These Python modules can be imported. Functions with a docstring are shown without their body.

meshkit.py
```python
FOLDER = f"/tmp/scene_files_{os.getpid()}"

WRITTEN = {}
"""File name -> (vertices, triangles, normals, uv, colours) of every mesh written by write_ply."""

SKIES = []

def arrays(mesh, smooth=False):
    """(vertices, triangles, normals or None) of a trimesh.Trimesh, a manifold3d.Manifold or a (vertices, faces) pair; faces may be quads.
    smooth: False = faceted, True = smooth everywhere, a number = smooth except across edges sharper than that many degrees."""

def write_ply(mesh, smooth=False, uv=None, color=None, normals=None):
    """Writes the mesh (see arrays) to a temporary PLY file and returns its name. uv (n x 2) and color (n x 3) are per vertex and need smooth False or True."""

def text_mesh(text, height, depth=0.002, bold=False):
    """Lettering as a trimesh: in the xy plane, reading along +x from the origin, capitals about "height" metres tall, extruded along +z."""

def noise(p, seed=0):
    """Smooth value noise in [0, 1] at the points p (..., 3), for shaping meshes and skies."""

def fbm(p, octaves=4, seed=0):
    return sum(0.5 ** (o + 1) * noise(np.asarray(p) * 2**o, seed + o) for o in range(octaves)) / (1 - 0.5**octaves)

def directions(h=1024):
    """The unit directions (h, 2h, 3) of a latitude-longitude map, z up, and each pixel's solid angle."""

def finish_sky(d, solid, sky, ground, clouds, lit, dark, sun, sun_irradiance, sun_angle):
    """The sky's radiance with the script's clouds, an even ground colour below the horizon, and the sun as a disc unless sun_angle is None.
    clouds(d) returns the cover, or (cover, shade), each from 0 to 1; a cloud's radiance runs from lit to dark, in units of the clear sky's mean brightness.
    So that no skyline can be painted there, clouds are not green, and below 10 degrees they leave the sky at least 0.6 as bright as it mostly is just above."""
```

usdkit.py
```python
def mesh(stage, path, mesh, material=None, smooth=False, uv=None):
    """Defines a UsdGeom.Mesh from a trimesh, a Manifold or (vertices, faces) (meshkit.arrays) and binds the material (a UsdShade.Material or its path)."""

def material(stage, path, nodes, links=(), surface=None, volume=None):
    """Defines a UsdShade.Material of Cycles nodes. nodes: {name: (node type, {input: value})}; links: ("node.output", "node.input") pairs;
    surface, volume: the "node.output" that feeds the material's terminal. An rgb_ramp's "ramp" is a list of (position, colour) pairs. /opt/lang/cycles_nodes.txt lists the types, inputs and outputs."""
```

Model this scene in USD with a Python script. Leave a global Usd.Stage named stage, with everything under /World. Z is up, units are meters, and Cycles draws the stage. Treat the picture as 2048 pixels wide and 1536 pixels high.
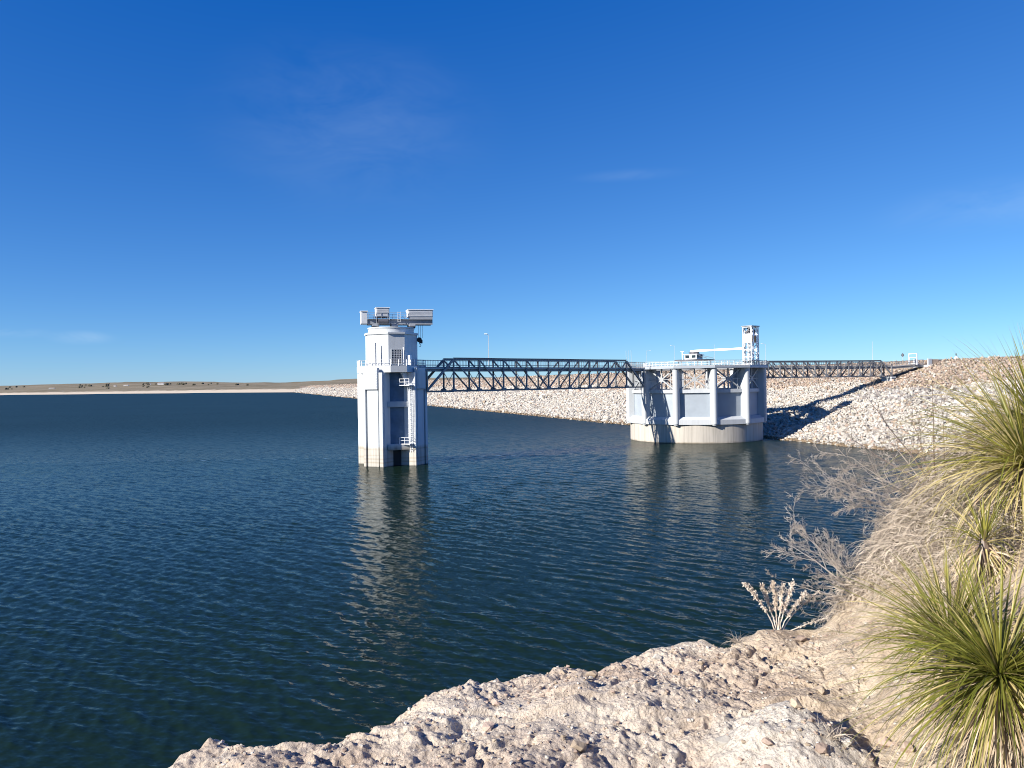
import math, numpy as np, trimesh, shapely, usdkit, meshkit
from scipy.spatial import cKDTree
from pxr import Usd, UsdGeom, UsdLux, UsdShade, Gf, Sdf, Vt

PI = math.pi
stage = Usd.Stage.CreateInMemory()
UsdGeom.SetStageUpAxis(stage, 'Z')
UsdGeom.SetStageMetersPerUnit(stage, 1.0)
UsdGeom.Xform.Define(stage, '/World')
UsdGeom.Scope.Define(stage, '/World/Looks')

# ------------------------------------------------------------------ camera, sky, sun, exposure
CAM_Z, ROLL, F = 13.0, 0.0155, 1540.0 / 2048.0
EXPOSURE = 1.05
cam = UsdGeom.Camera.Define(stage, '/World/camera')
cam.CreateHorizontalApertureAttr(36.0)
cam.CreateFocalLengthAttr(36.0 * F)
cam.CreateClippingRangeAttr(Gf.Vec2f(0.1, 30000))
cam.CreateExposureAttr(EXPOSURE)
_R = np.array([1, 0, -ROLL]); _R /= np.linalg.norm(_R)
_U = np.array([ROLL, 0, 1]); _U /= np.linalg.norm(_U)
cam.AddTransformOp().Set(Gf.Matrix4d(*_R, 0, *_U, 0, 0, -1, 0, 0, 0, 0, CAM_Z, 1))

SUN_AZ, SUN_EL = math.radians(-148), math.radians(27)
SUN = np.array([math.cos(SUN_EL) * math.cos(SUN_AZ), math.cos(SUN_EL) * math.sin(SUN_AZ), math.sin(SUN_EL)])
sun = UsdLux.DistantLight.Define(stage, '/World/sun')
sun.CreateIntensityAttr(1.25)
sun.CreateAngleAttr(0.53)
sun.CreateColorAttr(Gf.Vec3f(1.0, 0.93, 0.83))
sun.CreateNormalizeAttr(True)
_x = np.cross([0, 0, 1], SUN); _x /= np.linalg.norm(_x)
_y = np.cross(SUN, _x)
sun.AddTransformOp().Set(Gf.Matrix4d(*_x, 0, *_y, 0, *SUN, 0, 0, 0, 0, 1))


def ray(px, py):
    """Unit-depth direction (y = 1) of a point of the 2048 x 1536 photograph."""
    u, v = (px - 1024) / 1540.0, (768 - py) / 1540.0
    d = u * _R + v * _U + np.array([0, 1, 0])
    return d / d[1]


def at_depth(px, py, y):
    return np.array([0, 0, CAM_Z]) + ray(px, py) * y


def at_z(px, py, z):
    d = ray(px, py)
    return np.array([0, 0, CAM_Z]) + d * ((z - CAM_Z) / d[2])


SKY_STRENGTH = 0.07
_K = 1.0 / (SKY_STRENGTH * 2 ** EXPOSURE)
SKY_GAIN, SKY_LIFT = (.0960 * _K, .1105 * _K, .0960 * _K), (-.0410 * _K, -.0040 * _K, .245 * _K)   # the deep, saturated blue of the photograph's sky
_nodes = {
    'sky': ('sky_texture', {'sky_type': 'single_scattering', 'sun_disc': False, 'sun_elevation': SUN_EL,
                            'sun_rotation': math.atan2(SUN[0], SUN[1]), 'altitude': 2500.0, 'air_density': 1.0,
                            'aerosol_density': 0.4, 'ozone_density': 6.0}),
    'tc': ('texture_coordinate', {}),
    'map': ('mapping', {'scale': (3.0, 3.0, 8.0), 'rotation': (0.0, 0.35, 0.0)}),
    'n': ('noise_texture', {'scale': 3.0, 'detail': 7.0, 'roughness': 0.62, 'distortion': 0.6}),
    'nr': ('map_range', {'from_min': 0.32, 'from_max': 0.80, 'to_min': 0.0, 'to_max': 1.0, 'clamp': True}),
    'sum0': ('math', {'math_type': 'multiply', 'value1': 0.0, 'value2': 0.0}),
    'cm': ('math', {'math_type': 'multiply'}),
    'gr': ('vector_math', {'math_type': 'multiply_add', 'vector2': SKY_GAIN, 'vector3': SKY_LIFT}),
    'mx': ('vector_math', {'math_type': 'maximum', 'vector2': (0.0, 0.0, 0.0)}),
    'mix': ('mix_color', {'b': (.62 * _K, .80 * _K, 1.0 * _K)}),
    'bg': ('background_shader', {'strength': SKY_STRENGTH}),
}
_links = [('tc.generated', 'map.vector'), ('map.vector', 'n.vector'), ('n.fac', 'nr.value')]
prev = 'sum0.value'
for k, (cx, cy, rx, rz, amount) in enumerate([(700, 250, .21, .13, .095), (165, 675, .045, .010, .42), (20, 665, .05, .008, .42), (2010, 405, .16, .035, .15), (1260, 350, .09, .01, .08)]):
    d = ray(cx, cy); d = d / np.linalg.norm(d)
    side = np.cross(d, [0, 0, 1]); side /= np.linalg.norm(side)
    up = np.cross(side, d)
    _nodes[f'sa{k}'] = ('vector_math', {'math_type': 'dot_product', 'vector2': tuple(side / rx)})
    _nodes[f'sb{k}'] = ('vector_math', {'math_type': 'dot_product', 'vector2': tuple(up / rz)})
    _nodes[f'sc{k}'] = ('vector_math', {'math_type': 'dot_product', 'vector2': tuple(d)})
    _nodes[f'cmb{k}'] = ('combine_xyz', {'z': 0.0})
    _nodes[f'len{k}'] = ('vector_math', {'math_type': 'length'})
    _nodes[f'mr{k}'] = ('map_range', {'range_type': 'smoothstep', 'from_min': 1.0, 'from_max': 0.1, 'to_min': 0.0, 'to_max': amount, 'clamp': True})
    _nodes[f'fr{k}'] = ('math', {'math_type': 'greater_than', 'value2': 0.2})
    _nodes[f'fm{k}'] = ('math', {'math_type': 'multiply'})
    _nodes[f'ad{k}'] = ('math', {'math_type': 'add'})
    _links += [('tc.generated', f'sa{k}.vector1'), ('tc.generated', f'sb{k}.vector1'), ('tc.generated', f'sc{k}.vector1'),
               (f'sa{k}.value', f'cmb{k}.x'), (f'sb{k}.value', f'cmb{k}.y'), (f'cmb{k}.vector', f'len{k}.vector1'), (f'len{k}.value', f'mr{k}.value'),
               (f'sc{k}.value', f'fr{k}.value1'), (f'fr{k}.value', f'fm{k}.value1'), (f'mr{k}.result', f'fm{k}.value2'),
               (prev, f'ad{k}.value1'), (f'fm{k}.value', f'ad{k}.value2')]
    prev = f'ad{k}.value'
_links += [(prev, 'cm.value1'), ('nr.result', 'cm.value2'), ('cm.value', 'mix.fac'), ('sky.color', 'gr.vector1'), ('gr.vector', 'mx.vector1'), ('mx.vector', 'mix.a'), ('mix.result', 'bg.color')]
sky_mat = usdkit.material(stage, '/World/Looks/sky', _nodes, _links, surface='bg.background')
sky = UsdLux.DomeLight.Define(stage, '/World/sky')
UsdShade.MaterialBindingAPI.Apply(sky.GetPrim()).Bind(sky_mat)
sky.GetPrim().SetCustomDataByKey('kind', 'structure')

# ------------------------------------------------------------------ helpers
_taken = {}


def numbered(base, name):
    k = _taken.get((base, name), 0)
    _taken[(base, name)] = k + 1
    return f'{base}/{name}' if k == 0 else f'{base}/{name}_{k:03d}'


def tag(o, label=None, cat=None, group=None, kind=None):
    p = o.GetPrim() if hasattr(o, 'GetPrim') else o
    for k, v in (('label', label), ('category', cat), ('group', group), ('kind', kind)):
        if v:
            p.SetCustomDataByKey(k, v)
    return p


def thing(name, label=None, cat=None, loc=(0, 0, 0), rotz=0.0, group=None, kind=None):
    x = UsdGeom.Xform.Define(stage, numbered('/World', name))
    x.AddTranslateOp().Set(Gf.Vec3d(*map(float, loc)))
    if rotz:
        x.AddRotateZOp().Set(math.degrees(rotz))
    return tag(x, label, cat, group, kind)


def part(parent, name, mesh, mat, label=None, smooth=False, kind=None):
    base = str(parent.GetPath()) if parent is not None else '/World'
    if isinstance(mesh, MB):
        mesh = mesh.get()
    m = usdkit.mesh(stage, numbered(base, name), mesh, M[mat], smooth)
    return tag(m, label=label, kind=kind)


class MB:
    def __init__(s): s.v, s.f, s.n = [], [], 0

    def add(s, v, f):
        v, f = np.asarray(v, float), np.asarray(f, int)
        if f.shape[1] == 4:
            f = np.vstack([f[:, [0, 1, 2]], f[:, [0, 2, 3]]])
        s.v.append(v); s.f.append(f + s.n); s.n += len(v)
        return s

    def tm(s, t): return s.add(t.vertices, t.faces)

    def get(s): return np.vstack(s.v), np.vstack(s.f)

    def box(s, lo, hi, ch=0.0):
        lo, hi = np.minimum(lo, hi), np.maximum(lo, hi)
        if ch:
            c = []
            for sx in (0, 1):
                for sy in (0, 1):
                    for sz in (0, 1):
                        p = np.array([(lo, hi)[sx][0], (lo, hi)[sy][1], (lo, hi)[sz][2]], float)
                        sg = np.array([1 - 2 * sx, 1 - 2 * sy, 1 - 2 * sz]) * ch
                        for a in range(3):
                            q = p + sg; q[a] = p[a]; c.append(q)
            return s.tm(trimesh.convex.convex_hull(np.array(c)))
        v = np.array([[x, y, z] for x in (lo[0], hi[0]) for y in (lo[1], hi[1]) for z in (lo[2], hi[2])])
        return s.add(v, [[0, 1, 3, 2], [4, 6, 7, 5], [0, 4, 5, 1], [2, 3, 7, 6], [0, 2, 6, 4], [1, 5, 7, 3]])

    def bar(s, p, q, w, h=None, up=(0, 0, 1)):
        p, q = np.asarray(p, float), np.asarray(q, float)
        h = h or w
        t = q - p; t /= np.linalg.norm(t)
        up = np.asarray(up, float)
        if abs(t @ up) > .95: up = np.array([1.0, 0, 0]) if abs(t[0]) < .9 else np.array([0, 1.0, 0])
        a = np.cross(t, up); a /= np.linalg.norm(a)
        b = np.cross(a, t)
        o = [(-1, -1), (1, -1), (1, 1), (-1, 1)]
        v = [e + a * x * w / 2 + b * y * h / 2 for e in (p, q) for x, y in o]
        return s.add(v, [[3, 2, 1, 0], [4, 5, 6, 7], [0, 1, 5, 4], [1, 2, 6, 5], [2, 3, 7, 6], [3, 0, 4, 7]])

    def ibeam(s, p, q, w, h, t=.05, up=(0, 0, 1)):
        p, q = np.asarray(p, float), np.asarray(q, float)
        d = (q - p) / np.linalg.norm(q - p); up = np.asarray(up, float)
        if abs(d @ up) > .95: up = np.array([0, 1.0, 0])
        a = np.cross(d, up); a /= np.linalg.norm(a); b = np.cross(a, d)
        for k in (-1, 1):
            s.bar(p + b * k * (h - t) / 2, q + b * k * (h - t) / 2, w, t, up)
        return s.bar(p, q, t, h - 2 * t, up)

    def tube(s, pts, r, sides=6, cap=True):
        p = np.asarray(pts, float)
        r = np.broadcast_to(np.asarray(r, float), (len(p),))
        t = np.gradient(p, axis=0); t /= np.linalg.norm(t, axis=1, keepdims=True) + 1e-12
        ref = np.array([0, 0, 1.0]) if abs(t[0][2]) < .9 else np.array([1.0, 0, 0])
        a = np.cross(t, ref); a /= np.linalg.norm(a, axis=1, keepdims=True) + 1e-12
        b = np.cross(t, a)
        g = np.arange(sides) * 2 * PI / sides
        v = (p[:, None] + r[:, None, None] * (np.cos(g)[None, :, None] * a[:, None] + np.sin(g)[None, :, None] * b[:, None])).reshape(-1, 3)
        f = [[i * sides + j, i * sides + (j + 1) % sides, (i + 1) * sides + (j + 1) % sides, (i + 1) * sides + j] for i in range(len(p) - 1) for j in range(sides)]
        s.add(v, f)
        if cap and sides > 3:
            n0 = s.n - len(v)
            tri = np.array([[0, k + 1, k] for k in range(1, sides - 1)])
            s.f.append(np.vstack([tri, tri[:, ::-1] + (len(p) - 1) * sides]) + n0)
        return s

    def prism(s, poly, z0, z1):
        """Vertical prism over a convex or simple polygon (list of xy)."""
        t = trimesh.creation.extrude_polygon(shapely.Polygon(poly), z1 - z0, engine='earcut')
        t.apply_translation([0, 0, z0])
        return s.tm(t)

    def lathe(s, prof, n=48):
        """prof: (r, z) pairs from bottom to top."""
        t = trimesh.creation.revolve(np.array(prof, float), sections=n)
        return s.tm(t)


M = {}


def mat(name, nodes, links=(), surface='p.BSDF'):
    M[name] = usdkit.material(stage, f'/World/Looks/{name}', nodes, links, surface=surface)


def plain(name, col, rough=.6, metallic=0.0, var=.12, scale=1.5, spec=.4):
    """A painted or weathered surface: its colour with faint blotches and a fine bump."""
    c = np.array(col)
    mat(name, {'g': ('geometry', {}), 'n': ('noise_texture', {'scale': scale, 'detail': 6.0, 'roughness': .65}),
               'r': ('rgb_ramp', {'ramp': [(.3, tuple(c * (1 - var))), (.7, tuple(np.minimum(c * (1 + var), .85)))]}),
               'n2': ('noise_texture', {'scale': scale * 14, 'detail': 4.0}), 'b': ('bump', {'strength': .25, 'distance': .02}),
               'p': ('principled_bsdf', {'roughness': rough, 'metallic': metallic, 'specular_ior_level': spec})},
        [('g.position', 'n.vector'), ('g.position', 'n2.vector'), ('n.fac', 'r.fac'), ('r.color', 'p.base_color'), ('n2.fac', 'b.height'), ('b.normal', 'p.normal')])


def stained(name, paint, bare, level, var=.06):
    """Painted concrete above the old water level, bare stained concrete below it, with rain streaks."""
    p, b = np.array(paint), np.array(bare)
    mat(name, {
        'g': ('geometry', {}), 'x': ('separate_xyz', {}),
        'n': ('noise_texture', {'scale': .5, 'detail': 7.0, 'roughness': .6}),
        'st': ('mapping', {'scale': (2.2, 2.2, .09)}), 'sn': ('noise_texture', {'scale': 1.0, 'detail': 5.0, 'roughness': .65}),
        'hb': ('mapping', {'scale': (.05, .05, 2.6)}), 'hn': ('noise_texture', {'scale': 1.0, 'detail': 4.0}),
        'wob': ('math', {'math_type': 'multiply_add', 'value2': .5}),
        'z': ('map_range', {'from_min': level - .1, 'from_max': level + .25, 'clamp': True}),
        'pr': ('rgb_ramp', {'ramp': [(.25, tuple(p * (1 - 2 * var))), (.5, tuple(p)), (.75, tuple(np.minimum(p * (1 + var), .85)))]}),
        'br': ('rgb_ramp', {'ramp': [(.3, tuple(b * .62)), (.45, tuple(b * .92)), (.6, tuple(b * 1.05)), (.75, tuple(np.minimum(b * 1.18, .8)))]}),
        'hr': ('rgb_ramp', {'ramp': [(.35, (.72, .66, .56)), (.5, (1, 1, 1))]}),
        'mb': ('mix_color', {'blend_type': 'multiply', 'fac': .7}),
        'mx': ('mix_color', {}),
        'wet': ('map_range', {'from_min': .05, 'from_max': .45, 'to_min': .22, 'to_max': 1.0, 'clamp': True}),
        'wm': ('mix_color', {'blend_type': 'multiply', 'fac': 1.0}),
        'n2': ('noise_texture', {'scale': 9.0, 'detail': 5.0}), 'bp': ('bump', {'strength': .3, 'distance': .03}),
        'p': ('principled_bsdf', {'roughness': .75, 'specular_ior_level': .3})},
        [('g.position', 'n.vector'), ('g.position', 'x.vector'), ('g.position', 'st.vector'), ('st.vector', 'sn.vector'), ('g.position', 'hb.vector'), ('hb.vector', 'hn.vector'),
         ('n.fac', 'wob.value1'), ('x.z', 'wob.value3'), ('wob.value', 'z.value'),
         ('sn.fac', 'pr.fac'), ('sn.fac', 'br.fac'), ('hn.fac', 'hr.fac'), ('br.color', 'mb.a'), ('hr.color', 'mb.b'),
         ('z.result', 'mx.fac'), ('mb.result', 'mx.a'), ('pr.color', 'mx.b'),
         ('wob.value', 'wet.value'), ('mx.result', 'wm.a'), ('wet.result', 'wm.b'), ('wm.result', 'p.base_color'),
         ('g.position', 'n2.vector'), ('n2.fac', 'bp.height'), ('bp.normal', 'p.normal')])


stained('tower_paint', (.46, .49, .515), (.42, .40, .36), 3.3)
stained('spillway_paint', (.40, .425, .45), (.60, .55, .48), 1.0)
stained('spillway_concrete', (.39, .365, .325), (.36, .325, .28), .4, .2)
plain('white_steel', (.74, .75, .76), .45)
plain('grey_cabinet', (.50, .52, .55), .5)
plain('dark_steel', (.085, .085, .10), .5)
plain('girder_steel', (.26, .28, .31), .5)
plain('bridge_steel', (.175, .185, .195), .55)
plain('light_bridge_steel', (.30, .32, .34), .55)
plain('span_steel', (.19, .20, .215), .55)
plain('deck_concrete', (.38, .37, .35), .8)
plain('gate_blue', (.085, .15, .235), .5, var=.25, scale=.6)  # gate blue darkened: recess shade and reflected sky are in the colour
plain('gate_grey', (.27, .31, .355), .55, var=.08, scale=.5)
plain('black_metal', (.02, .022, .025), .5)
plain('yellow_rust', (.36, .20, .09), .7, var=.4, scale=5)
plain('window_dark', (.015, .022, .03), .1, spec=.7)
plain('asphalt', (.06, .06, .06), .9)
plain('shoulder', (.40, .31, .24), .95, var=.3)
plain('pole_metal', (.42, .43, .44), .4)
plain('house_wall', (.75, .74, .72), .7)
plain('house_roof', (.28, .24, .22), .8)
plain('tree_far', (.085, .08, .055), .9, var=.4, scale=.3)

# ------------------------------------------------------------------ water: wind waves as geometry near by, finer ripples as bump
mat('water', {
    'g': ('geometry', {}),
    'm1': ('mapping', {'mapping_type': 'texture', 'scale': (1.0, 2.6, 1.0), 'rotation': (0, 0, math.radians(47))}),
    'n1': ('noise_texture', {'scale': 1.8, 'detail': 3.0, 'roughness': .6, 'distortion': .2}),
    'm2': ('mapping', {'mapping_type': 'texture', 'scale': (1.0, 2.2, 1.0), 'rotation': (0, 0, math.radians(75))}),
    'n2': ('noise_texture', {'scale': 7.0, 'detail': 2.0, 'roughness': .6, 'distortion': .2}),
    'far': ('separate_xyz', {}), 'fr': ('map_range', {'range_type': 'smoothstep', 'from_min': 20.0, 'from_max': 300.0, 'to_min': .05, 'to_max': .34, 'clamp': True}),
    'gust': ('noise_texture', {'scale': .016, 'detail': 4.0, 'distortion': .6}),
    'gr': ('map_range', {'from_min': .3, 'from_max': .7, 'to_min': .45, 'to_max': 1.35}),
    's1': ('vector_math', {'math_type': 'multiply_add', 'vector2': (.32, .32, 0), 'vector3': (-.16, -.16, 0)}),
    's2': ('vector_math', {'math_type': 'multiply_add', 'vector2': (.30, .30, 0), 'vector3': (-.15, -.15, 0)}),
    'a1': ('vector_math', {'math_type': 'add'}), 'gs': ('vector_math', {'math_type': 'scale'}), 'a2': ('vector_math', {'math_type': 'add'}), 'nn': ('vector_math', {'math_type': 'normalize'}),
    'sl': ('map_range', {'from_min': 40.0, 'from_max': 220.0, 'to_min': 1.0, 'to_max': 1.7, 'clamp': True}), 'sm': ('math', {'math_type': 'multiply'}),
    'df': ('diffuse_bsdf', {'color': (.0055, .0150, .0105)}), 'gl': ('principled_bsdf', {'base_color': (.0065, .0150, .0085), 'ior': 1.33, 'specular_ior_level': .36, 'specular_tint': (1.0, .98, .80)}), 'p': ('mix_closure', {'fac': .38})},
    [('g.position', 'm1.vector'), ('m1.vector', 'n1.vector'), ('g.position', 'm2.vector'), ('m2.vector', 'n2.vector'), ('n1.color', 's1.vector1'), ('n2.color', 's2.vector1'),
     ('s1.vector', 'a1.vector1'), ('s2.vector', 'a1.vector2'), ('g.position', 'far.vector'), ('far.y', 'fr.value'), ('fr.result', 'gl.roughness'), ('far.y', 'sl.value'), ('g.position', 'gust.vector'), ('gust.fac', 'gr.value'), ('gr.result', 'sm.value1'), ('sl.result', 'sm.value2'), ('sm.value', 'gs.scale'), ('a1.vector', 'gs.vector1'),
     ('g.normal', 'a2.vector1'), ('gs.vector', 'a2.vector2'), ('a2.vector', 'nn.vector1'), ('nn.vector', 'gl.normal'), ('nn.vector', 'df.normal'), ('gl.BSDF', 'p.closure1'), ('df.BSDF', 'p.closure2')], surface='p.closure')


def wave_field(seed=3, n=84):
    g = np.random.default_rng(seed)
    lam = np.exp(g.uniform(math.log(.26), math.log(2.4), n))
    ang = math.radians(226) + g.normal(0, 1, n) * np.where(lam > 1.2, .24, .55)
    slope = .0195 * np.where(lam < 1.2, 1.0, 1.2 / lam) * g.uniform(.4, 1.5, n)
    k = 2 * PI / lam
    return k, ang, slope / k, g.uniform(0, 2 * PI, n), lam


def build_water():
    k, ang, amp, ph, lam = wave_field()
    mb = MB()
    g = np.random.default_rng(5)

    def patch(x0, x1, y0, y1, s, fade=None):
        nx, ny = int(round((x1 - x0) / s)) + 1, int(round((y1 - y0) / s)) + 1
        X, Y = np.meshgrid(np.linspace(x0, x1, nx), np.linspace(y0, y1, ny))
        Z, DX, DY = np.zeros_like(X), np.zeros_like(X), np.zeros_like(X)
        for i in range(len(k)):
            keep = np.clip((lam[i] - 2.6 * s) / (1.6 * s), 0, 1)
            if keep == 0: continue
            c, sn = math.cos(ang[i]), math.sin(ang[i])
            a = k[i] * (c * X + sn * Y) + ph[i]
            Z += keep * amp[i] * np.cos(a)
            q = .75 * keep * amp[i] * np.sin(a)
            DX -= q * c; DY -= q * sn
        gust = .6 + .8 * meshkit.fbm(np.stack([X * .03, Y * .03, 0 * X], -1), 3, 8)
        m = gust.copy()
        if fade is not None:
            m *= np.clip((y1 - Y) / fade, 0, 1)
        e = np.minimum(np.minimum(X - x0, x1 - X) / (2 * s), 1) * np.minimum(np.minimum(Y - y0, y1 - Y) / (2 * s), 1)
        v = np.stack([X + DX * m * e, Y + DY * m * e, Z * m], -1).reshape(-1, 3)
        i, j = np.meshgrid(np.arange(ny - 1), np.arange(nx - 1), indexing='ij')
        q = (i * nx + j).ravel()
        mb.add(v, np.stack([q, q + 1, q + nx + 1, q + nx], 1))
    patch(-31, 21, 20, 44, .088)
    patch(-54, 42, 44, 75, .16)
    patch(-95, 80, 75, 140, .33)
    patch(-290, 150, 140, 430, 1.0, fade=220)

    def quad(x0, x1, y0, y1):
        mb.add([[x0, y0, 0], [x1, y0, 0], [x1, y1, 0], [x0, y1, 0]], [[0, 1, 2, 3]])
    B = 9000
    quad(-B, B, 430, B)
    quad(-B, -290, 140, 430); quad(150, B, 140, 430)
    quad(-B, -95, 75, 140); quad(80, B, 75, 140)
    quad(-B, -54, 44, 75); quad(42, B, 44, 75)
    quad(-B, -31, 20, 44); quad(21, B, 20, 44)
    quad(-B, B, -B, 20)
    v, f = mb.get()
    w = usdkit.mesh(stage, '/World/water', (v, f), M['water'], True)
    tag(w, 'dark blue rippled lake water', 'water', kind='structure')


build_water()

# ------------------------------------------------------------------ dam
DV = np.array([-.322, .947, 0]); DV /= np.linalg.norm(DV)       # along the dam, away from the camera
DN = np.array([DV[1], -DV[0], 0])                               # across, away from the lake
PW, PC, HC = 109.0, 168.0, 17.7                                 # waterline, crest edge, crest height


def dam(p, t, z=0.0):
    return DN * p + DV * t + np.array([0, 0, z])


def dam_surface(p):
    return (p - PW) / (PC - PW) * HC


def rock_mat(name, c):
    c = np.array(c)
    mat(name, {'oi': ('object_info', {}), 'g': ('geometry', {}), 'n': ('noise_texture', {'scale': 1.4, 'detail': 6.0, 'roughness': .65}),
               'r': ('rgb_ramp', {'ramp': [(.25, tuple(c * .6)), (.5, tuple(c)), (.8, tuple(np.minimum(c * 1.22, .8)))]}),
               'v': ('map_range', {'to_min': .72, 'to_max': 1.15}), 'h': ('hsv', {'hue': .5, 'saturation': 1.0, 'fac': 1.0}),
               'n2': ('noise_texture', {'scale': 9.0, 'detail': 5.0}), 'b': ('bump', {'strength': .5, 'distance': .06}),
               'p': ('principled_bsdf', {'roughness': .9, 'specular_ior_level': .2})},
        [('g.position', 'n.vector'), ('n.fac', 'r.fac'), ('oi.random', 'v.value'), ('r.color', 'h.color'), ('v.result', 'h.value'), ('h.color', 'p.base_color'),
         ('g.position', 'n2.vector'), ('n2.fac', 'b.height'), ('b.normal', 'p.normal')])


ROCKS = ['limestone_white', 'limestone_grey', 'limestone_pink', 'limestone_tan', 'limestone_dark', 'limestone_wet']
for nme, c in zip(ROCKS, [(.46, .43, .38), (.37, .355, .33), (.37, .285, .23), (.37, .30, .225), (.22, .20, .19), (.20, .15, .10)]):
    rock_mat(nme, c)
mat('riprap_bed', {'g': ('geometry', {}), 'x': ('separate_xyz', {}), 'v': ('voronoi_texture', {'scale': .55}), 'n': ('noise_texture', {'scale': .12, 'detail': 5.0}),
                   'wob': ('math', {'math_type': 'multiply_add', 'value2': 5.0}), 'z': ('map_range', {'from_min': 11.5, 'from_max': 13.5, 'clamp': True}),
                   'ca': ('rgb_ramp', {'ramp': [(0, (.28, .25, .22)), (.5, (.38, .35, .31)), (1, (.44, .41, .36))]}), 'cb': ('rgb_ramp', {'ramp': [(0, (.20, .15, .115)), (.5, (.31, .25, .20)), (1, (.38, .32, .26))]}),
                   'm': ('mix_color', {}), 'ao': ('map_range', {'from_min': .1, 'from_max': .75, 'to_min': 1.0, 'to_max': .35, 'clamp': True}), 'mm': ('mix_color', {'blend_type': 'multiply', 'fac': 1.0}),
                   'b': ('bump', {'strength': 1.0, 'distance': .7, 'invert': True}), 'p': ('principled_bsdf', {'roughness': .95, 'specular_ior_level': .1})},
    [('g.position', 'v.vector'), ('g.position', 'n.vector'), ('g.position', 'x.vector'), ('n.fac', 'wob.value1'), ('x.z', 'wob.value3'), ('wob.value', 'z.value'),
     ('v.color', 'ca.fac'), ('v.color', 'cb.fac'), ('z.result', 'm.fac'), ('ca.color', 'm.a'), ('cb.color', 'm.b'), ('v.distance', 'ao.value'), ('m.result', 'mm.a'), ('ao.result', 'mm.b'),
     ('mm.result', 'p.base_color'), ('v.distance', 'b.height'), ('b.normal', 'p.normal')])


def rock_proto(seed):
    g = np.random.default_rng(seed)
    pts = g.normal(size=(17, 3)); pts /= np.linalg.norm(pts, axis=1, keepdims=True)
    pts *= g.uniform(.82, 1.05, (17, 1)); pts *= [.56, .45, .34]
    h = trimesh.convex.convex_hull(pts)
    return np.array(h.vertices), np.array(h.faces)


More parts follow.
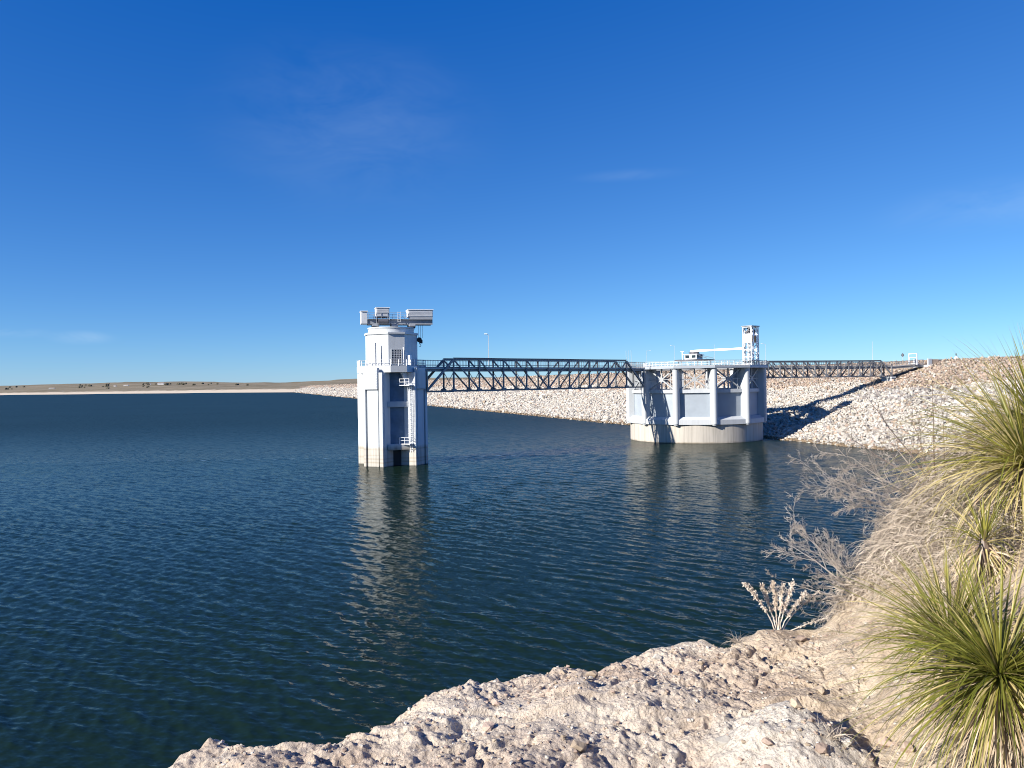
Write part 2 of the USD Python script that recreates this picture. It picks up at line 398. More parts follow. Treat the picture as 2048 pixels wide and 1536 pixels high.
def build_dam():
    root = thing('embankment_dam', 'long straight earth dam faced with pale riprap running back to the far shore', 'dam')
    g = np.random.default_rng(11)
    ts = np.concatenate([np.arange(-140, 620, 2.5), np.arange(620, 3100, 10)])
    ps = np.concatenate([[80], np.linspace(PW - 10, PC, 40)])
    T, P = np.meshgrid(ts, ps, indexing='ij')
    Z = dam_surface(P)
    n = meshkit.fbm(np.stack([P * .25, T * .25, 0 * P], -1), 3, 4) - .5
    Z = Z + n * .7 * (P < PC - 2) - .12
    bench = np.exp(-((Z - 9.6) / 1.0) ** 2)
    Z -= bench * .35
    V = DN * P[..., None] + DV * T[..., None]; V[..., 2] = Z
    nt, npp = T.shape
    i, j = np.meshgrid(np.arange(nt - 1), np.arange(npp - 1), indexing='ij')
    q = (i * npp + j).ravel()
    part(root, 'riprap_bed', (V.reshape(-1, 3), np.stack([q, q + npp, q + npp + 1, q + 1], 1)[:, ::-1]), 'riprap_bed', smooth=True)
    mb = MB()
    a = [dam(PC, -140, HC - .1), dam(PC + 12, -140, HC), dam(PC + 12, 3090, HC), dam(PC, 3090, HC - .1)]
    b = [dam(PC + 60, -140, 0), dam(PC + 60, 3090, 0)]
    mb.add(a, [[0, 1, 2, 3]]); mb.add([a[1], b[0], b[1], a[2]], [[0, 1, 2, 3]])
    mb.add([dam(80, 3090, -9.6), dam(PC, 3090, HC), dam(PC + 60, 3090, 0)], [[0, 1, 2]])
    part(root, 'crest', mb, 'shoulder')
    mb = MB(); mb.add([dam(PC + 3, -140, HC + .01), dam(PC + 10, -140, HC + .01), dam(PC + 10, 3090, HC + .01), dam(PC + 3, 3090, HC + .01)], [[0, 1, 2, 3]])
    part(root, 'crest_road', mb, 'asphalt')
    # low guard rail along the crest
    mb = MB()
    mb.bar(dam(PC + 1.2, -120, HC + .55), dam(PC + 1.2, 88, HC + .55), .06, .3)
    for t in np.arange(-120, 88, 3.0):
        mb.bar(dam(PC + 1.25, t, HC - .2), dam(PC + 1.25, t, HC + .7), .12)
    part(root, 'guard_rail', mb, 'light_bridge_steel')
    # riprap
    protos = [rock_proto(100 + k) for k in range(12)]
    spots = []
    for t0, t1, s, sz in ((55, 190, .55, .72), (190, 330, .68, .88), (330, 620, 1.05, 1.35), (620, 1150, 1.7, 2.1), (1150, 2300, 2.5, 2.5)):
        nt_, np_ = int((t1 - t0) / s), int((PC - PW + 2.2) / (s * .95))
        T, P = np.meshgrid(t0 + (np.arange(nt_) + .5) * s, PW - 1.6 + (np.arange(np_) + .5) * s * .95, indexing='ij')
        T = T + g.uniform(-.45, .45, T.shape) * s; P = P + g.uniform(-.45, .45, P.shape) * s
        size = sz * np.exp(g.normal(0, .26, T.shape))
        spots.append(np.stack([P.ravel(), T.ravel(), size.ravel()], 1))
    S = np.vstack(spots)
    P, T, size = S.T
    nz = meshkit.fbm(np.stack([P * .06, T * .06, 0 * P], -1), 4, 21)
    lump = meshkit.fbm(np.stack([P * .25, T * .25, 0 * P], -1), 3, 4) - .5
    z = dam_surface(P)
    zone = z + (nz - .5) * 5
    bench = np.exp(-((z - 9.6) / 1.0) ** 2)
    z = z + lump * .7 - bench * .35 + g.uniform(-.22, .2, len(z)) * size
    size = np.where(zone > 11, size * .78, size)
    near_bench = (np.abs(dam_surface(P) - 9.4) < 1.3) & (T < 150)
    size = np.where(near_bench, size * 1.25, size)
    size = np.where(PC - P < 6, size * .7, size)
    r = g.random(len(z))
    kind = np.where(zone > 10.8, np.where(r < .48, 2, np.where(r < .80, 3, np.where(r < .90, 0, 1))), np.where(r < .74, 0, np.where(r < .86, 1, np.where(r < .92, 2, np.where(r < .98, 3, 4)))))
    kind = np.where(near_bench & (g.random(len(z)) < .6), np.where(g.random(len(z)) < .5, 1, 4), kind)
    kind = np.where((z < .32) & (g.random(len(z)) < .8), 5, kind)
    pos = DN * P[:, None] + DV * T[:, None]; pos[:, 2] = z
    keep = (P < PC - .2)
    # leave the bridge landing free
    q = pos - BR2_END
    along, off = q[:, :2] @ BR2_DIR[:2], q[:, :2] @ np.array([-BR2_DIR[1], BR2_DIR[0]])
    keep &= ~((np.abs(off) < 1.9) & (along > -1.0))
    pos, size, kind = pos[keep], size[keep], kind[keep]
    quat = g.normal(size=(len(pos), 4)); quat[:, 1:3] *= .35; quat /= np.linalg.norm(quat, axis=1, keepdims=True)
    pick = g.integers(0, 2, len(pos)) + 2 * kind
    # the three hundred that show largest become stones of their own
    dep = pos[:, 1]
    u = pos[:, 0] / dep
    show = np.where((u < .60) & (u > -.3) & (pos[:, 2] > .1), size / dep, 0)
    big = np.argsort(-show)[:300]
    rest = np.setdiff1d(np.arange(len(pos)), big)
    for i in big:
        v, f = protos[pick[i]]
        m = trimesh.transformations.quaternion_matrix(quat[i])[:3, :3]
        m_ = part(root, 'riprap_stone', ((v * size[i]) @ m.T + pos[i], f), ROCKS[kind[i]])
    pi = UsdGeom.PointInstancer.Define(stage, str(root.GetPath()) + '/riprap_stones')
    tag(pi, kind='stuff')
    rel = pi.CreatePrototypesRel()
    for k, (v, f) in enumerate(protos):
        pth = f'{pi.GetPath()}/stone_{k:03d}' if k else f'{pi.GetPath()}/stone'
        usdkit.mesh(stage, pth, (v, f), M[ROCKS[k // 2]])
        rel.AddTarget(pth)
    pi.CreateProtoIndicesAttr(Vt.IntArray.FromNumpy(pick[rest].astype(np.int32)))
    pi.CreatePositionsAttr(Vt.Vec3fArray.FromNumpy(pos[rest].astype(np.float32)))
    pi.CreateScalesAttr(Vt.Vec3fArray.FromNumpy(np.repeat(size[rest, None], 3, 1).astype(np.float32)))
    pi.CreateOrientationsAttr(Vt.QuathArray([Gf.Quath(float(a), float(b), float(c), float(d)) for a, b, c, d in quat[rest]]))
    return root


# spillway, tower and the two bridges: where they stand
SP = np.array([41.45, 174.6, 0.0]); SP_ROT = math.radians(-103.5)
TW = np.array([-20.1, 129.0, 0.0]); TW_ROT = math.radians(-114.6)
BR1_A, BR1_B = np.array([-15.1, 129.1, 0.0]), np.array([27.05, 164.4, 0.0])
BR2_DIR = np.array([.947, .322, 0.0]); BR2_DIR /= np.linalg.norm(BR2_DIR)
BR2_A = SP + BR2_DIR * 15.6 + np.array([BR2_DIR[1], -BR2_DIR[0], 0]) * 0.0
BR2_B = SP + BR2_DIR * 55.5
BR2_END = SP + BR2_DIR * 55.5
build_dam()

# ------------------------------------------------------------------ far shore and hills
mat('hill_grass', {'g': ('geometry', {}), 'x': ('separate_xyz', {}), 'n': ('noise_texture', {'scale': .004, 'detail': 8.0, 'roughness': .65}),
                   'n2': ('noise_texture', {'scale': .03, 'detail': 5.0}), 'r': ('rgb_ramp', {'ramp': [(.3, (.15, .135, .10)), (.5, (.22, .19, .145)), (.7, (.29, .25, .19))]}),
                   'wob': ('math', {'math_type': 'multiply_add', 'value2': 9.0}), 'z': ('map_range', {'from_min': 11.5, 'from_max': 14.5, 'clamp': True}),
                   'n4': ('noise_texture', {'scale': .016, 'detail': 8.0, 'roughness': .7}), 'sr': ('rgb_ramp', {'ramp': [(.42, (1, 1, 1)), (.56, (.70, .70, .62))]}), 'sm': ('mix_color', {'blend_type': 'multiply', 'fac': .9}),
                   'm': ('mix_color', {'a': (.47, .41, .33)}), 'p': ('principled_bsdf', {'roughness': 1.0, 'specular_ior_level': .05})},
    [('g.position', 'n.vector'), ('g.position', 'n2.vector'), ('g.position', 'x.vector'), ('n2.fac', 'wob.value1'), ('x.z', 'wob.value3'), ('wob.value', 'z.value'),
     ('n.fac', 'r.fac'), ('g.position', 'n4.vector'), ('n4.fac', 'sr.fac'), ('r.color', 'sm.a'), ('sr.color', 'sm.b'), ('z.result', 'm.fac'), ('sm.result', 'm.b'), ('m.result', 'p.base_color')])


def shore_distance(u):
    return np.interp(u, [-1.6, -.665, -.28, .1], [4200, 3180, 2080, 1900])


def hill_height(u, y):
    """Height of the land beyond the lake, by bearing and distance behind the waterline."""
    d = y - shore_distance(u)
    x = u * y
    beach = np.clip(d / 160, -3, 1) * 9.5
    n = meshkit.fbm(np.stack([x * .0011, y * .0011, 0 * x], -1), 5, 31)
    n2 = meshkit.fbm(np.stack([x * .006, y * .006, 0 * x], -1), 3, 35)
    rise = np.clip((d - 200) / 2600, 0, 1)
    top = np.interp(u, [-1.6, -.665, -.50, -.42, -.30, -.22, .1], [62, 58, 70, 58, 44, 54, 62])
    return beach + rise * (top - 9 + (n - .5) * 44) + (n2 - .5) * 7 * np.clip((d - 120) / 200, 0, 1)


def build_hills():
    us = np.linspace(-1.6, .1, 360)
    ks = np.concatenate([[-300, -60, 0, 30, 60, 100, 140, 160, 190], np.linspace(230, 4200, 60), [6000, 9000]])
    U, K = np.meshgrid(us, ks)
    Y = shore_distance(U) + K
    Z = hill_height(U, Y)
    Z[-2:] -= [[40], [120]]
    v = np.stack([U * Y, Y, Z], -1)
    ny, nx = U.shape
    i, j = np.meshgrid(np.arange(ny - 1), np.arange(nx - 1), indexing='ij'); q = (i * nx + j).ravel()
    m = usdkit.mesh(stage, '/World/hills', (v.reshape(-1, 3), np.stack([q, q + 1, q + nx + 1, q + nx], 1)), M['hill_grass'], True)
    tag(m, 'low dry grass hills behind a pale sandy beach across the lake', 'hills', kind='structure')


build_hills()


def far_point(px, k):
    u = (px - 1024) / 1540.0
    y = float(shore_distance(u)) + k
    return np.array([u * y, y, float(hill_height(np.array(u), np.array(y)))])


def far_house(px, k, w, dp, h, roofh, label, name='far_house', rot=.2, win=6):
    o = thing(name, label, 'house', far_point(px, k) - [0, 0, .5], rot)
    part(o, 'wall', MB().box([-w / 2, -dp / 2, 0], [w / 2, dp / 2, h]), 'house_wall')
    mb = MB(); e = .6
    mb.add([[-w / 2 - e, -dp / 2 - e, h], [w / 2 + e, -dp / 2 - e, h], [w / 2 + e, dp / 2 + e, h], [-w / 2 - e, dp / 2 + e, h], [-w / 2, 0, h + roofh], [w / 2, 0, h + roofh]],
           [[0, 1, 5, 4], [2, 3, 4, 5], [0, 4, 3, 3], [1, 2, 5, 5], [0, 3, 2, 1]])
    part(o, 'roof', mb, 'house_roof')
    for i in range(win):
        x = -w / 2 + w * (i + .5) / win
        part(o, 'window', MB().box([x - w * .25 / win, -dp / 2 - .08, h * .35], [x + w * .25 / win, -dp / 2 - .002, h * .75]), 'window_dark')


far_house(322, 1500, 30, 12, 9, 3, 'large white two storey house highest among the trees on the far hills', win=5)
far_house(298, 1450, 18, 9, 5, 2, 'small white house just left of the large white house on the far hills', win=3)
far_house(252, 1150, 22, 9, 4.5, 2, 'low white house midway along the far shore, right of a smaller one', win=4)
far_house(230, 1100, 10, 9, 5, 2, 'narrow white cabin beside the low white house on the far shore', win=2)
far_house(104, 900, 26, 8, 3.5, 1.5, 'long low white building furthest left on the far shore', win=5)


def far_tree(px, k, h, w, seed, label, group):
    g = np.random.default_rng(seed)
    o = thing('far_tree', label, 'tree', far_point(px, k), group=group)
    part(o, 'trunk', MB().tube([[0, 0, -1], [0, 0, h * .4]], [.4, .25], 5), 'tree_far')
    mb = MB()
    for c in range(9):
        m = trimesh.creation.icosphere(1)
        m.vertices *= (1 + g.uniform(-.25, .25, (len(m.vertices), 1))) * w * g.uniform(.22, .36)
        m.apply_translation([g.normal(0, w * .22), g.normal(0, w * .22), h * (.35 + .5 * g.random())])
        mb.tm(m)
    part(o, 'crown', mb, 'tree_far')


g = np.random.default_rng(77)
for lo, hi, n, what in ((0, 60, 6, 'at the far left end of the hills'), (158, 186, 11, 'in the clump right of the long low white building'), (200, 218, 9, 'in the small clump left of the narrow white cabin'),
                        (284, 312, 8, 'in the clump around the small white house on the hills'), (330, 372, 15, 'in the row right of the large white house'), (380, 520, 7, 'scattered along the hills towards the dam')):
    for px in g.uniform(lo, hi, n):
        far_tree(px, g.uniform(700, 1700) if px < 330 else g.uniform(1300, 1700), g.uniform(4.5, 8), g.uniform(7, 15), int(px * 10), 'tiny dark tree ' + what, 'trees ' + what)

# ------------------------------------------------------------------ outlet tower
def railing(root, pts, z, h, mat_, post_gap=1.3, mesh_pat=False, closed=False, name='railing', rail_mat=None):
    """Posts as parts, rails joined into one part; with an infill of thin balusters where asked."""
    pts = [np.array([p[0], p[1], 0.0]) for p in pts]
    if closed: pts = pts + [pts[0]]
    rails, infill = MB(), MB()
    done = []
    for a, b in zip(pts[:-1], pts[1:]):
        L = np.linalg.norm(b - a)
        if L < .05: continue
        for hh in (h, h * .52):
            rails.bar(a + [0, 0, z + hh], b + [0, 0, z + hh], .06)
        rails.bar(a + [0, 0, z + .07], b + [0, 0, z + .07], .03, .14)
        n = max(1, int(round(L / post_gap)))
        for k in range(n + (0 if closed else 1)):
            p = a + (b - a) * k / n
            if any(np.linalg.norm(p - d) < .2 for d in done): continue
            done.append(p)
            part(root, name + '_post', MB().bar(p + [0, 0, z], p + [0, 0, z + h + .03], .09), mat_)
        if mesh_pat:
            m = int(L / .26)
            for k in range(m):
                p = a + (b - a) * (k + .5) / m
                infill.bar(p + [0, 0, z + .14], p + [0, 0, z + h - .05], .022)
    part(root, name, rails, rail_mat or mat_)
    if mesh_pat:
        part(root, name + '_balusters', infill, mat_, kind='stuff')


def build_tower():
    o = thing('outlet_tower', 'white concrete outlet tower with four piers standing alone in the lake', 'tower', TW, TW_ROT)
    RP, HW, A = 5.68, 1.88, 3.95
    core = [(A, -HW + .0), (A, HW), (HW, A), (-HW, A), (-A, HW), (-A, -HW), (-HW, -A), (HW, -A)]
    inner = [(x * .7, y * .7) for x, y in core]
    part(o, 'core', MB().prism(inner, -8, 15.2), 'tower_paint')
    for k in range(4):                                            # four piers, with a panel between two slots and a cap above
        R = trimesh.transformations.rotation_matrix(k * PI / 2, [0, 0, 1])

        def put(name, mb, m, parent=o, **kw):
            v, f = mb.get()
            v = np.c_[v, np.ones(len(v))] @ R.T
            return part(parent, name, (v[:, :3], f), m, **kw)
        mb = MB()
        mb.box([2.3, -HW, -8], [RP - .45, HW, 15.15])
        for y0, y1 in ((-HW, -1.4), (1.2, HW)):
            mb.box([RP - .448, y0, -8], [RP, y1, 15.15], .04)
        pier = put('pier', mb, 'tower_paint')
        put('slot_panel', MB().box([RP - .447, -1.12, -8], [RP - .12, .95, 12.4], .03), 'tower_paint', pier)
        cap = MB().box([RP - .446, -1.45, 12.45], [RP + .22, 1.1, 15.9], .05)
        cp = put('slot_cap', cap, 'tower_paint', pier)
        for z in np.arange(12.75, 15.6, .42):                     # louvre slats proud of the cap
            mb = MB().box([RP + .222, -1.25, z], [RP + .27, .9, z + .3])
            put('louvre', mb, 'tower_paint', pier)
    for k in range(4):                                            # the bays between the piers
        a = PI / 4 + k * PI / 2
        R = trimesh.transformations.rotation_matrix(a, [0, 0, 1])

        def put(name, mb, m, parent=o, **kw):
            v, f = mb.get()
            v = np.c_[v, np.ones(len(v))] @ R.T
            return part(parent, name, (v[:, :3], f), m, **kw)
        b = 3.92
        put('bay_gate', MB().box([b - .3, -1.45, 3.0], [b - .1, 1.45, 15.15]), 'gate_blue')
        put('bay_opening', MB().box([b - .8, -1.45, -8], [b - .6, 1.45, 2.95]), 'black_metal')  # black sheet stands in for the shade inside the open bay
        for z0, z1, d in ((9.55, 10.45, .55), (2.6, 3.55, .75)):
            put('cross_beam', MB().box([b - .095, -1.75, z0], [b + d, 1.75, z1], .04), 'tower_paint')
    # working deck and house
    deck = [(4.9, -3.0), (4.9, 3.0), (3.0, 4.9), (-3.0, 4.9), (-4.9, 3.0), (-4.9, -3.0), (-3.0, -4.9), (3.0, -4.9)]
    part(o, 'deck', MB().prism(deck, 15.2, 16.2), 'tower_paint')
    railing(o, [(x * .985, y * .985) for x, y in deck], 16.2, 1.05, 'white_steel', 1.25, closed=True, rail_mat='girder_steel')
    hw, c = 3.85, 1.9
    house = [(hw, -hw + c), (hw, hw - c), (hw - c, hw), (-hw + c, hw), (-hw, hw - c), (-hw, -hw + c), (-hw + c, -hw), (hw - c, -hw)]
    part(o, 'house', MB().prism(house, 16.2, 21.45), 'tower_paint')
    cor = [(x * 1.05, y * 1.05) for x, y in house]
    part(o, 'cornice', MB().prism(cor, 21.45, 21.75), 'tower_paint')
    part(o, 'roof_drum', MB().lathe([(0, 21.75), (3.78, 21.75), (3.78, 22.45), (3.9, 22.47), (3.9, 22.65), (0, 22.72)], 64), 'tower_paint', smooth=30)
    # grated window on the diagonal face towards the right
    a = PI / 4
    cx = (hw + hw - c) / 2 * math.sqrt(2)
    R = trimesh.transformations.rotation_matrix(a, [0, 0, 1])

    def put45(name, mb, m, parent=o, **kw):
        v, f = mb.get(); v = np.c_[v, np.ones(len(v))] @ R.T
        return part(parent, name, (v[:, :3], f), m, **kw)
    w = put45('window', MB().box([cx - .1, -.85, 16.6], [cx + .03, .75, 18.9]), 'window_dark')
    fr = MB()
    for y in np.linspace(-.85, .75, 7): fr.box([cx + .031, y - .035, 16.6], [cx + .07, y + .035, 18.9])
    for z in np.linspace(16.6, 18.9, 9): fr.box([cx + .071, -.85, z - .03], [cx + .1, .75, z + .03])
    put45('window_bars', fr, 'grey_cabinet', w)
    for y0 in (-.92, .75): put45('window_jamb', MB().box([cx + .002, y0, 16.5], [cx + .12, y0 + .1, 19.0]), 'tower_paint')
    # pipes up the left face
    for y, zt in ((-.55, 20.1), (.55, 19.6), (-2.6, 18.4)):
        part(o, 'wall_pipe', MB().tube([[hw + .1 - (.55 if y < -2 else 0), y, 16.2], [hw + .1 - (.55 if y < -2 else 0), y, zt]], .07, 8), 'grey_cabinet')
    # caged ladder on the side of the right pier, its landing at the top and a basket below
    side = np.array([HW + .02, 4.9, 0])                          # pier 1 (local +y) side that faces local +x
    lad = MB()
    for dy in (-.24, .24): lad.bar(side + [.16, dy, 2.2], side + [.16, dy, 13.0], .06)
    for z in np.arange(2.4, 13.0, .33): lad.bar(side + [.16, -.24, z], side + [.16, .24, z], .035)
    ladder = part(o, 'ladder', lad, 'white_steel')
    cage = MB()
    for z in np.arange(4.4, 12.9, .8):
        hoop = [side + [.16 + .62 * math.sin(t), -.36 * math.cos(t), z] for t in np.linspace(0, PI, 8)]
        cage.tube(hoop, .028, 4)
    for t in np.linspace(.4, PI - .4, 4):
        cage.bar(side + [.16 + .62 * math.sin(t), -.36 * math.cos(t), 4.4], side + [.16 + .62 * math.sin(t), -.36 * math.cos(t), 12.8], .03)
    part(ladder, 'ladder_cage', cage, 'white_steel')
    pl = MB().box(side + [0, -1.5, 13.0], side + [1.25, .45, 13.12])
    landing = part(o, 'landing', pl, 'white_steel')
    rl = MB()
    for p, q in (((1.2, -1.45), (1.2, .4)), ((0, -1.45), (1.2, -1.45))):
        for zz in (13.6, 14.1): rl.bar(side + [p[0], p[1], zz], side + [q[0], q[1], zz], .05)
    for p in ((1.2, -1.45), (1.2, -.5), (1.2, .4), (.05, -1.45)): rl.bar(side + [p[0], p[1], 13.12], side + [p[0], p[1], 14.13], .06)
    part(landing, 'landing_rail', rl, 'white_steel')
    bk = MB().box(side + [0, -1.7, 3.5], side + [1.1, .3, 3.58])
    basket = part(o, 'basket', bk, 'white_steel')
    rl = MB()
    for zz in (4.1, 4.6):
        for p, q in (((1.08, -1.7), (1.08, .3)), ((0, -1.7), (1.08, -1.7)), ((0, .3), (1.08, .3))): rl.bar(side + [p[0], p[1], zz], side + [q[0], q[1], zz], .06)
    for p in ((1.08, -1.7), (1.08, -.7), (1.08, .3)): rl.bar(side + [p[0], p[1], 3.58], side + [p[0], p[1], 4.63], .06)
    rl.bar(side + [1.08, -1.6, 3.5], side + [.03, -1.6, 2.4], .07)
    rl.bar(side + [1.08, .2, 3.5], side + [.03, .2, 2.4], .07)
    part(basket, 'basket_rail', rl, 'white_steel')
    # bracket under the deck over the ladder, and a tall gauge post
    mb = MB(); v = [side + [0, -1.0, 15.19], side + [0, -1.0, 13.2], side + [1.6, -1.0, 15.19]]
    mb.add([p + [0, d, 0] for d in (0, .3) for p in v], [[0, 1, 2, 2], [3, 5, 4, 4], [0, 3, 4, 1], [1, 4, 5, 2], [2, 5, 3, 0]])
    part(o, 'deck_bracket', mb, 'tower_paint')
    part(o, 'gauge_post', MB().bar([3.2, 4.4, 16.2], [3.2, 4.4, 19.2], .12), 'white_steel')
    # panel box at the bridge end of the deck
    part(o, 'control_box', MB().box([.9, 3.9, 16.2], [1.5, 4.5, 18.0], .03), 'white_steel')


build_tower()


def build_crane():
    o = thing('gantry_crane', 'grey hoist crane with louvred cabinets on top of the outlet tower', 'crane', TW + [.36, .1, 22.56], math.radians(14))
    mb = MB()
    for y in (-1.1, 1.1): mb.ibeam([-4.3, y, 1.05], [6.45, y, 1.05], .35, .82, .07)
    for x in (-4.2, -1.9, 1.2, 3.2, 6.3): mb.bar([x, -.92, 1.0], [x, .92, 1.0], .2, .5)
    part(o, 'girder', mb, 'girder_steel')
    part(o, 'girder_walkway', MB().box([-4.3, -1.5, 1.47], [6.4, 1.5, 1.52]), 'girder_steel')
    for a in (-3.0, 0.1, 3.0):                                   # wheels on the ring
        tr = part(o, 'wheel_truck', MB().box([a - .55, -1.45, .3], [a + .55, -.8, .63], .05).box([a - .55, .8, .3], [a + .55, 1.45, .63], .05), 'girder_steel')
        for y in (-1.1, 1.1):
            for dx in (-.32, .32):
                w = trimesh.creation.cylinder(.26, .2, sections=18); w.apply_transform(trimesh.transformations.rotation_matrix(PI / 2, [1, 0, 0])); w.apply_translation([a + dx, y, .26])
                part(tr, 'wheel', MB().tm(w), 'black_metal')

    def cabinet(x0, x1, y0, y1, z0, z1, slats, label):
        c = part(o, 'cabinet', MB().box([x0, y0, z0], [x1, y1, z1], .03), 'grey_cabinet', label=label)
        part(c, 'cabinet_roof', MB().box([x0 - .12, y0 - .15, z1 + .002], [x1 + .12, y1 + .15, z1 + .1]), 'white_steel')
        part(c, 'cabinet_end', MB().box([x0 - .03, y0 + .05, z0], [x0 - .002, y1 - .05, z1 - .03]), 'white_steel')
        for k in range(slats):
            z = z0 + .12 + (z1 - z0 - .24) * k / slats
            part(c, 'slat', MB().box([x0 + .1, y0 - .05, z], [x1 - .1, y0 - .002, z + (z1 - z0 - .24) / slats * .6]), 'grey_cabinet')
        return c
    cabinet(-5.35, -4.35, -1.3, 1.2, .75, 2.75, 0, 'plain tall cabinet at the left end of the girder')
    cabinet(-2.9, -.75, -1.35, 1.2, 1.85, 3.35, 5, 'square louvred cabinet above the winch')
    cabinet(2.35, 6.5, -1.35, 1.2, 1.95, 3.05, 4, 'long louvred cabinet at the right end of the girder')
    part(o, 'cabinet_skirt', MB().box([2.4, -1.34, 1.53], [6.45, -1.28, 1.93]), 'girder_steel')
    mb = MB()
    for x in (-2.7, -1.8, -.95): mb.bar([x, -1.2, .7], [x, -1.2, 1.85], .12)
    w = trimesh.creation.cylinder(.38, 1.6, sections=20); w.apply_transform(trimesh.transformations.rotation_matrix(PI / 2, [0, 1, 0])); w.apply_translation([-1.8, -1.75, 1.1])
    part(o, 'winch', mb.tm(w), 'dark_steel')
    part(o, 'winch_frame', MB().box([-2.95, -1.6, .62], [-.7, -1.52, .75]).bar([-2.9, -1.56, .6], [-2.9, -1.56, 1.84], .1).bar([-.75, -1.56, .6], [-.75, -1.56, 1.84], .1), 'light_bridge_steel')
    rl = MB()
    for y in (-1.45, 1.45):
        for z in (2.0, 2.55): rl.bar([-4.3, y, z], [2.3, y, z], .05)
        for x in np.arange(-4.2, 2.3, 1.05): rl.bar([x, y, 1.52], [x, y, 2.58], .06)
    part(o, 'railing', rl, 'girder_steel')
    lad = MB()
    for x in (.62, 1.02): lad.bar([x, -1.6, 1.0], [x, -1.6, 2.7], .05)
    for z in np.arange(1.1, 2.7, .3): lad.bar([.62, -1.6, z], [1.02, -1.6, z], .04)
    part(o, 'access_ladder', lad, 'white_steel')
    cb = MB()
    for x in (4.05, 4.4, 4.72): cb.bar([x, -.9, .64], [x, -.9, -1.6], .055)
    part(o, 'cable', cb, 'dark_steel')
    sh = trimesh.creation.cylinder(.42, .3, sections=20); sh.apply_transform(trimesh.transformations.rotation_matrix(PI / 2, [1, 0, 0])); sh.apply_translation([4.2, -.9, -1.9])
    part(o, 'hook_block', MB().tm(sh).box([4.18, -1.08, -2.5], [4.74, -.72, -1.9], .05), 'black_metal')
    hk = [[4.3 + .16 * math.sin(t), -.9, -2.85 - .2 * math.cos(t)] for t in np.linspace(PI, -.9, 10)]
    part(o, 'hook', MB().tube([[4.2, -.9, -2.5]] + hk, .05, 6), 'black_metal')


build_crane()


# ------------------------------------------------------------------ bridges
def truss_bridge(o, A, B, zb, zt, zd, width, panels, steel, size, start=.6, rail_top=1.1):
    """Pratt trusses either side of a deck. A, B: ends of the axis; zb, zt, zd: heights of bottom chord, top chord and deck."""
    A, B = np.array(A, float), np.array(B, float)
    d = (B - A); L = np.linalg.norm(d[:2]); d = d / L
    n = np.array([d[1], -d[0], 0])
    zz = lambda z: np.array([0, 0, z])
    X = lambda k, s: A + d * (L * k / panels) + n * (s * width / 2)
    for s in (1, -1):
        part(o, 'bottom_chord', MB().ibeam(X(0, s) + zz(zb), X(panels, s) + zz(zb), size * 1.0, size * 1.0, .04), steel)
        part(o, 'top_chord', MB().ibeam(X(1, s) + zz(zt), X(panels - 1, s) + zz(zt), size * 1.25, size * 1.15, .05), steel)
        for a, b in ((0, 1), (panels, panels - 1)):
            part(o, 'end_post', MB().ibeam(X(a, s) + zz(zb + size / 2), X(b, s) + zz(zt - size / 2), size * 1.15, size * 1.1, .05, n), steel)
        for k in range(1, panels):
            part(o, 'vertical', MB().ibeam(X(k, s) + zz(zb + size / 2), X(k, s) + zz(zt - size / 2), size * .8, size * .8, .03, n), steel)
            gp = X(k, s) + n * (s * .02)
            part(o, 'gusset', MB().bar(gp + zz(zb + size / 2) - d * size * 1.6, gp + zz(zb + size / 2) + d * size * 1.6, .04 + size, size * 1.6), steel)
        for k in (0, panels):
            part(o, 'end_vertical', MB().ibeam(X(k, s) + zz(zb + size / 2), X(k, s) + zz(zd - .4), size * .9, size * .9, .03, n), steel)
        half = panels / 2
        for k in range(1, panels - 1):
            a, b = (k, k + 1) if k + 1 <= half else (k + 1, k)
            part(o, 'diagonal', MB().ibeam(X(a, s) + zz(zt - size / 2), X(b, s) + zz(zb + size / 2), size * .75, size * .7, .03, n), steel)
    for k in range(0, panels + 1):                                # floor beams, sway bracing
        part(o, 'floor_beam', MB().bar(X(k, 1) + zz(zd - .35), X(k, -1) + zz(zd - .35), .2, .4), steel)
        if 0 < k < panels:
            sw = MB().bar(X(k, 1) + zz(zb + .1), X(k, -1) + zz(zd - .6), .08).bar(X(k, -1) + zz(zb + .1), X(k, 1) + zz(zd - .6), .08)
            part(o, 'sway_brace', sw, steel)
        if k < panels:
            lb = MB().bar(X(k, 1) + zz(zb - .02), X(k + 1, -1) + zz(zb - .02), .09).bar(X(k, -1) + zz(zb - .12), X(k + 1, 1) + zz(zb - .12), .09)
            part(o, 'lateral_brace', lb, steel)
    dk = MB()
    a0, b0 = X(0, 0) - d * start, X(panels, 0) + d * .6
    dk.bar(a0 + zz(zd - .07), b0 + zz(zd - .07), width - size * 1.4, .14)
    part(o, 'deck', dk, 'deck_concrete')
    st = MB()
    for s in (-.7, 0, .7): st.bar(a0 + n * s * width / 2 + zz(zd - .34), b0 + n * s * width / 2 + zz(zd - .34), .14, .38)
    part(o, 'stringers', st, steel)
    for s in (1, -1):
        off = n * (s * (width / 2 - size * .9))
        rl = MB()
        for h in (.12, .55, rail_top): rl.bar(a0 + off + zz(zd + h), b0 + off + zz(zd + h), .06, .2 if h < .2 else .06)
        part(o, 'railing', rl, steel)
        m = int(L / .62)
        bl = MB()
        for k in range(m + 1):
            p = a0 + (b0 - a0) * k / m + off
            bl.bar(p + zz(zd), p + zz(zd + rail_top), .05)
        part(o, 'railing_balusters', bl, steel, kind='stuff')


b1 = thing('footbridge', 'dark steel truss footbridge from the outlet tower to the round spillway', 'bridge')
truss_bridge(b1, BR1_A, BR1_B, 11.95, 17.5, 15.85, 3.0, 10, 'bridge_steel', .29, start=2.3, rail_top=1.35)
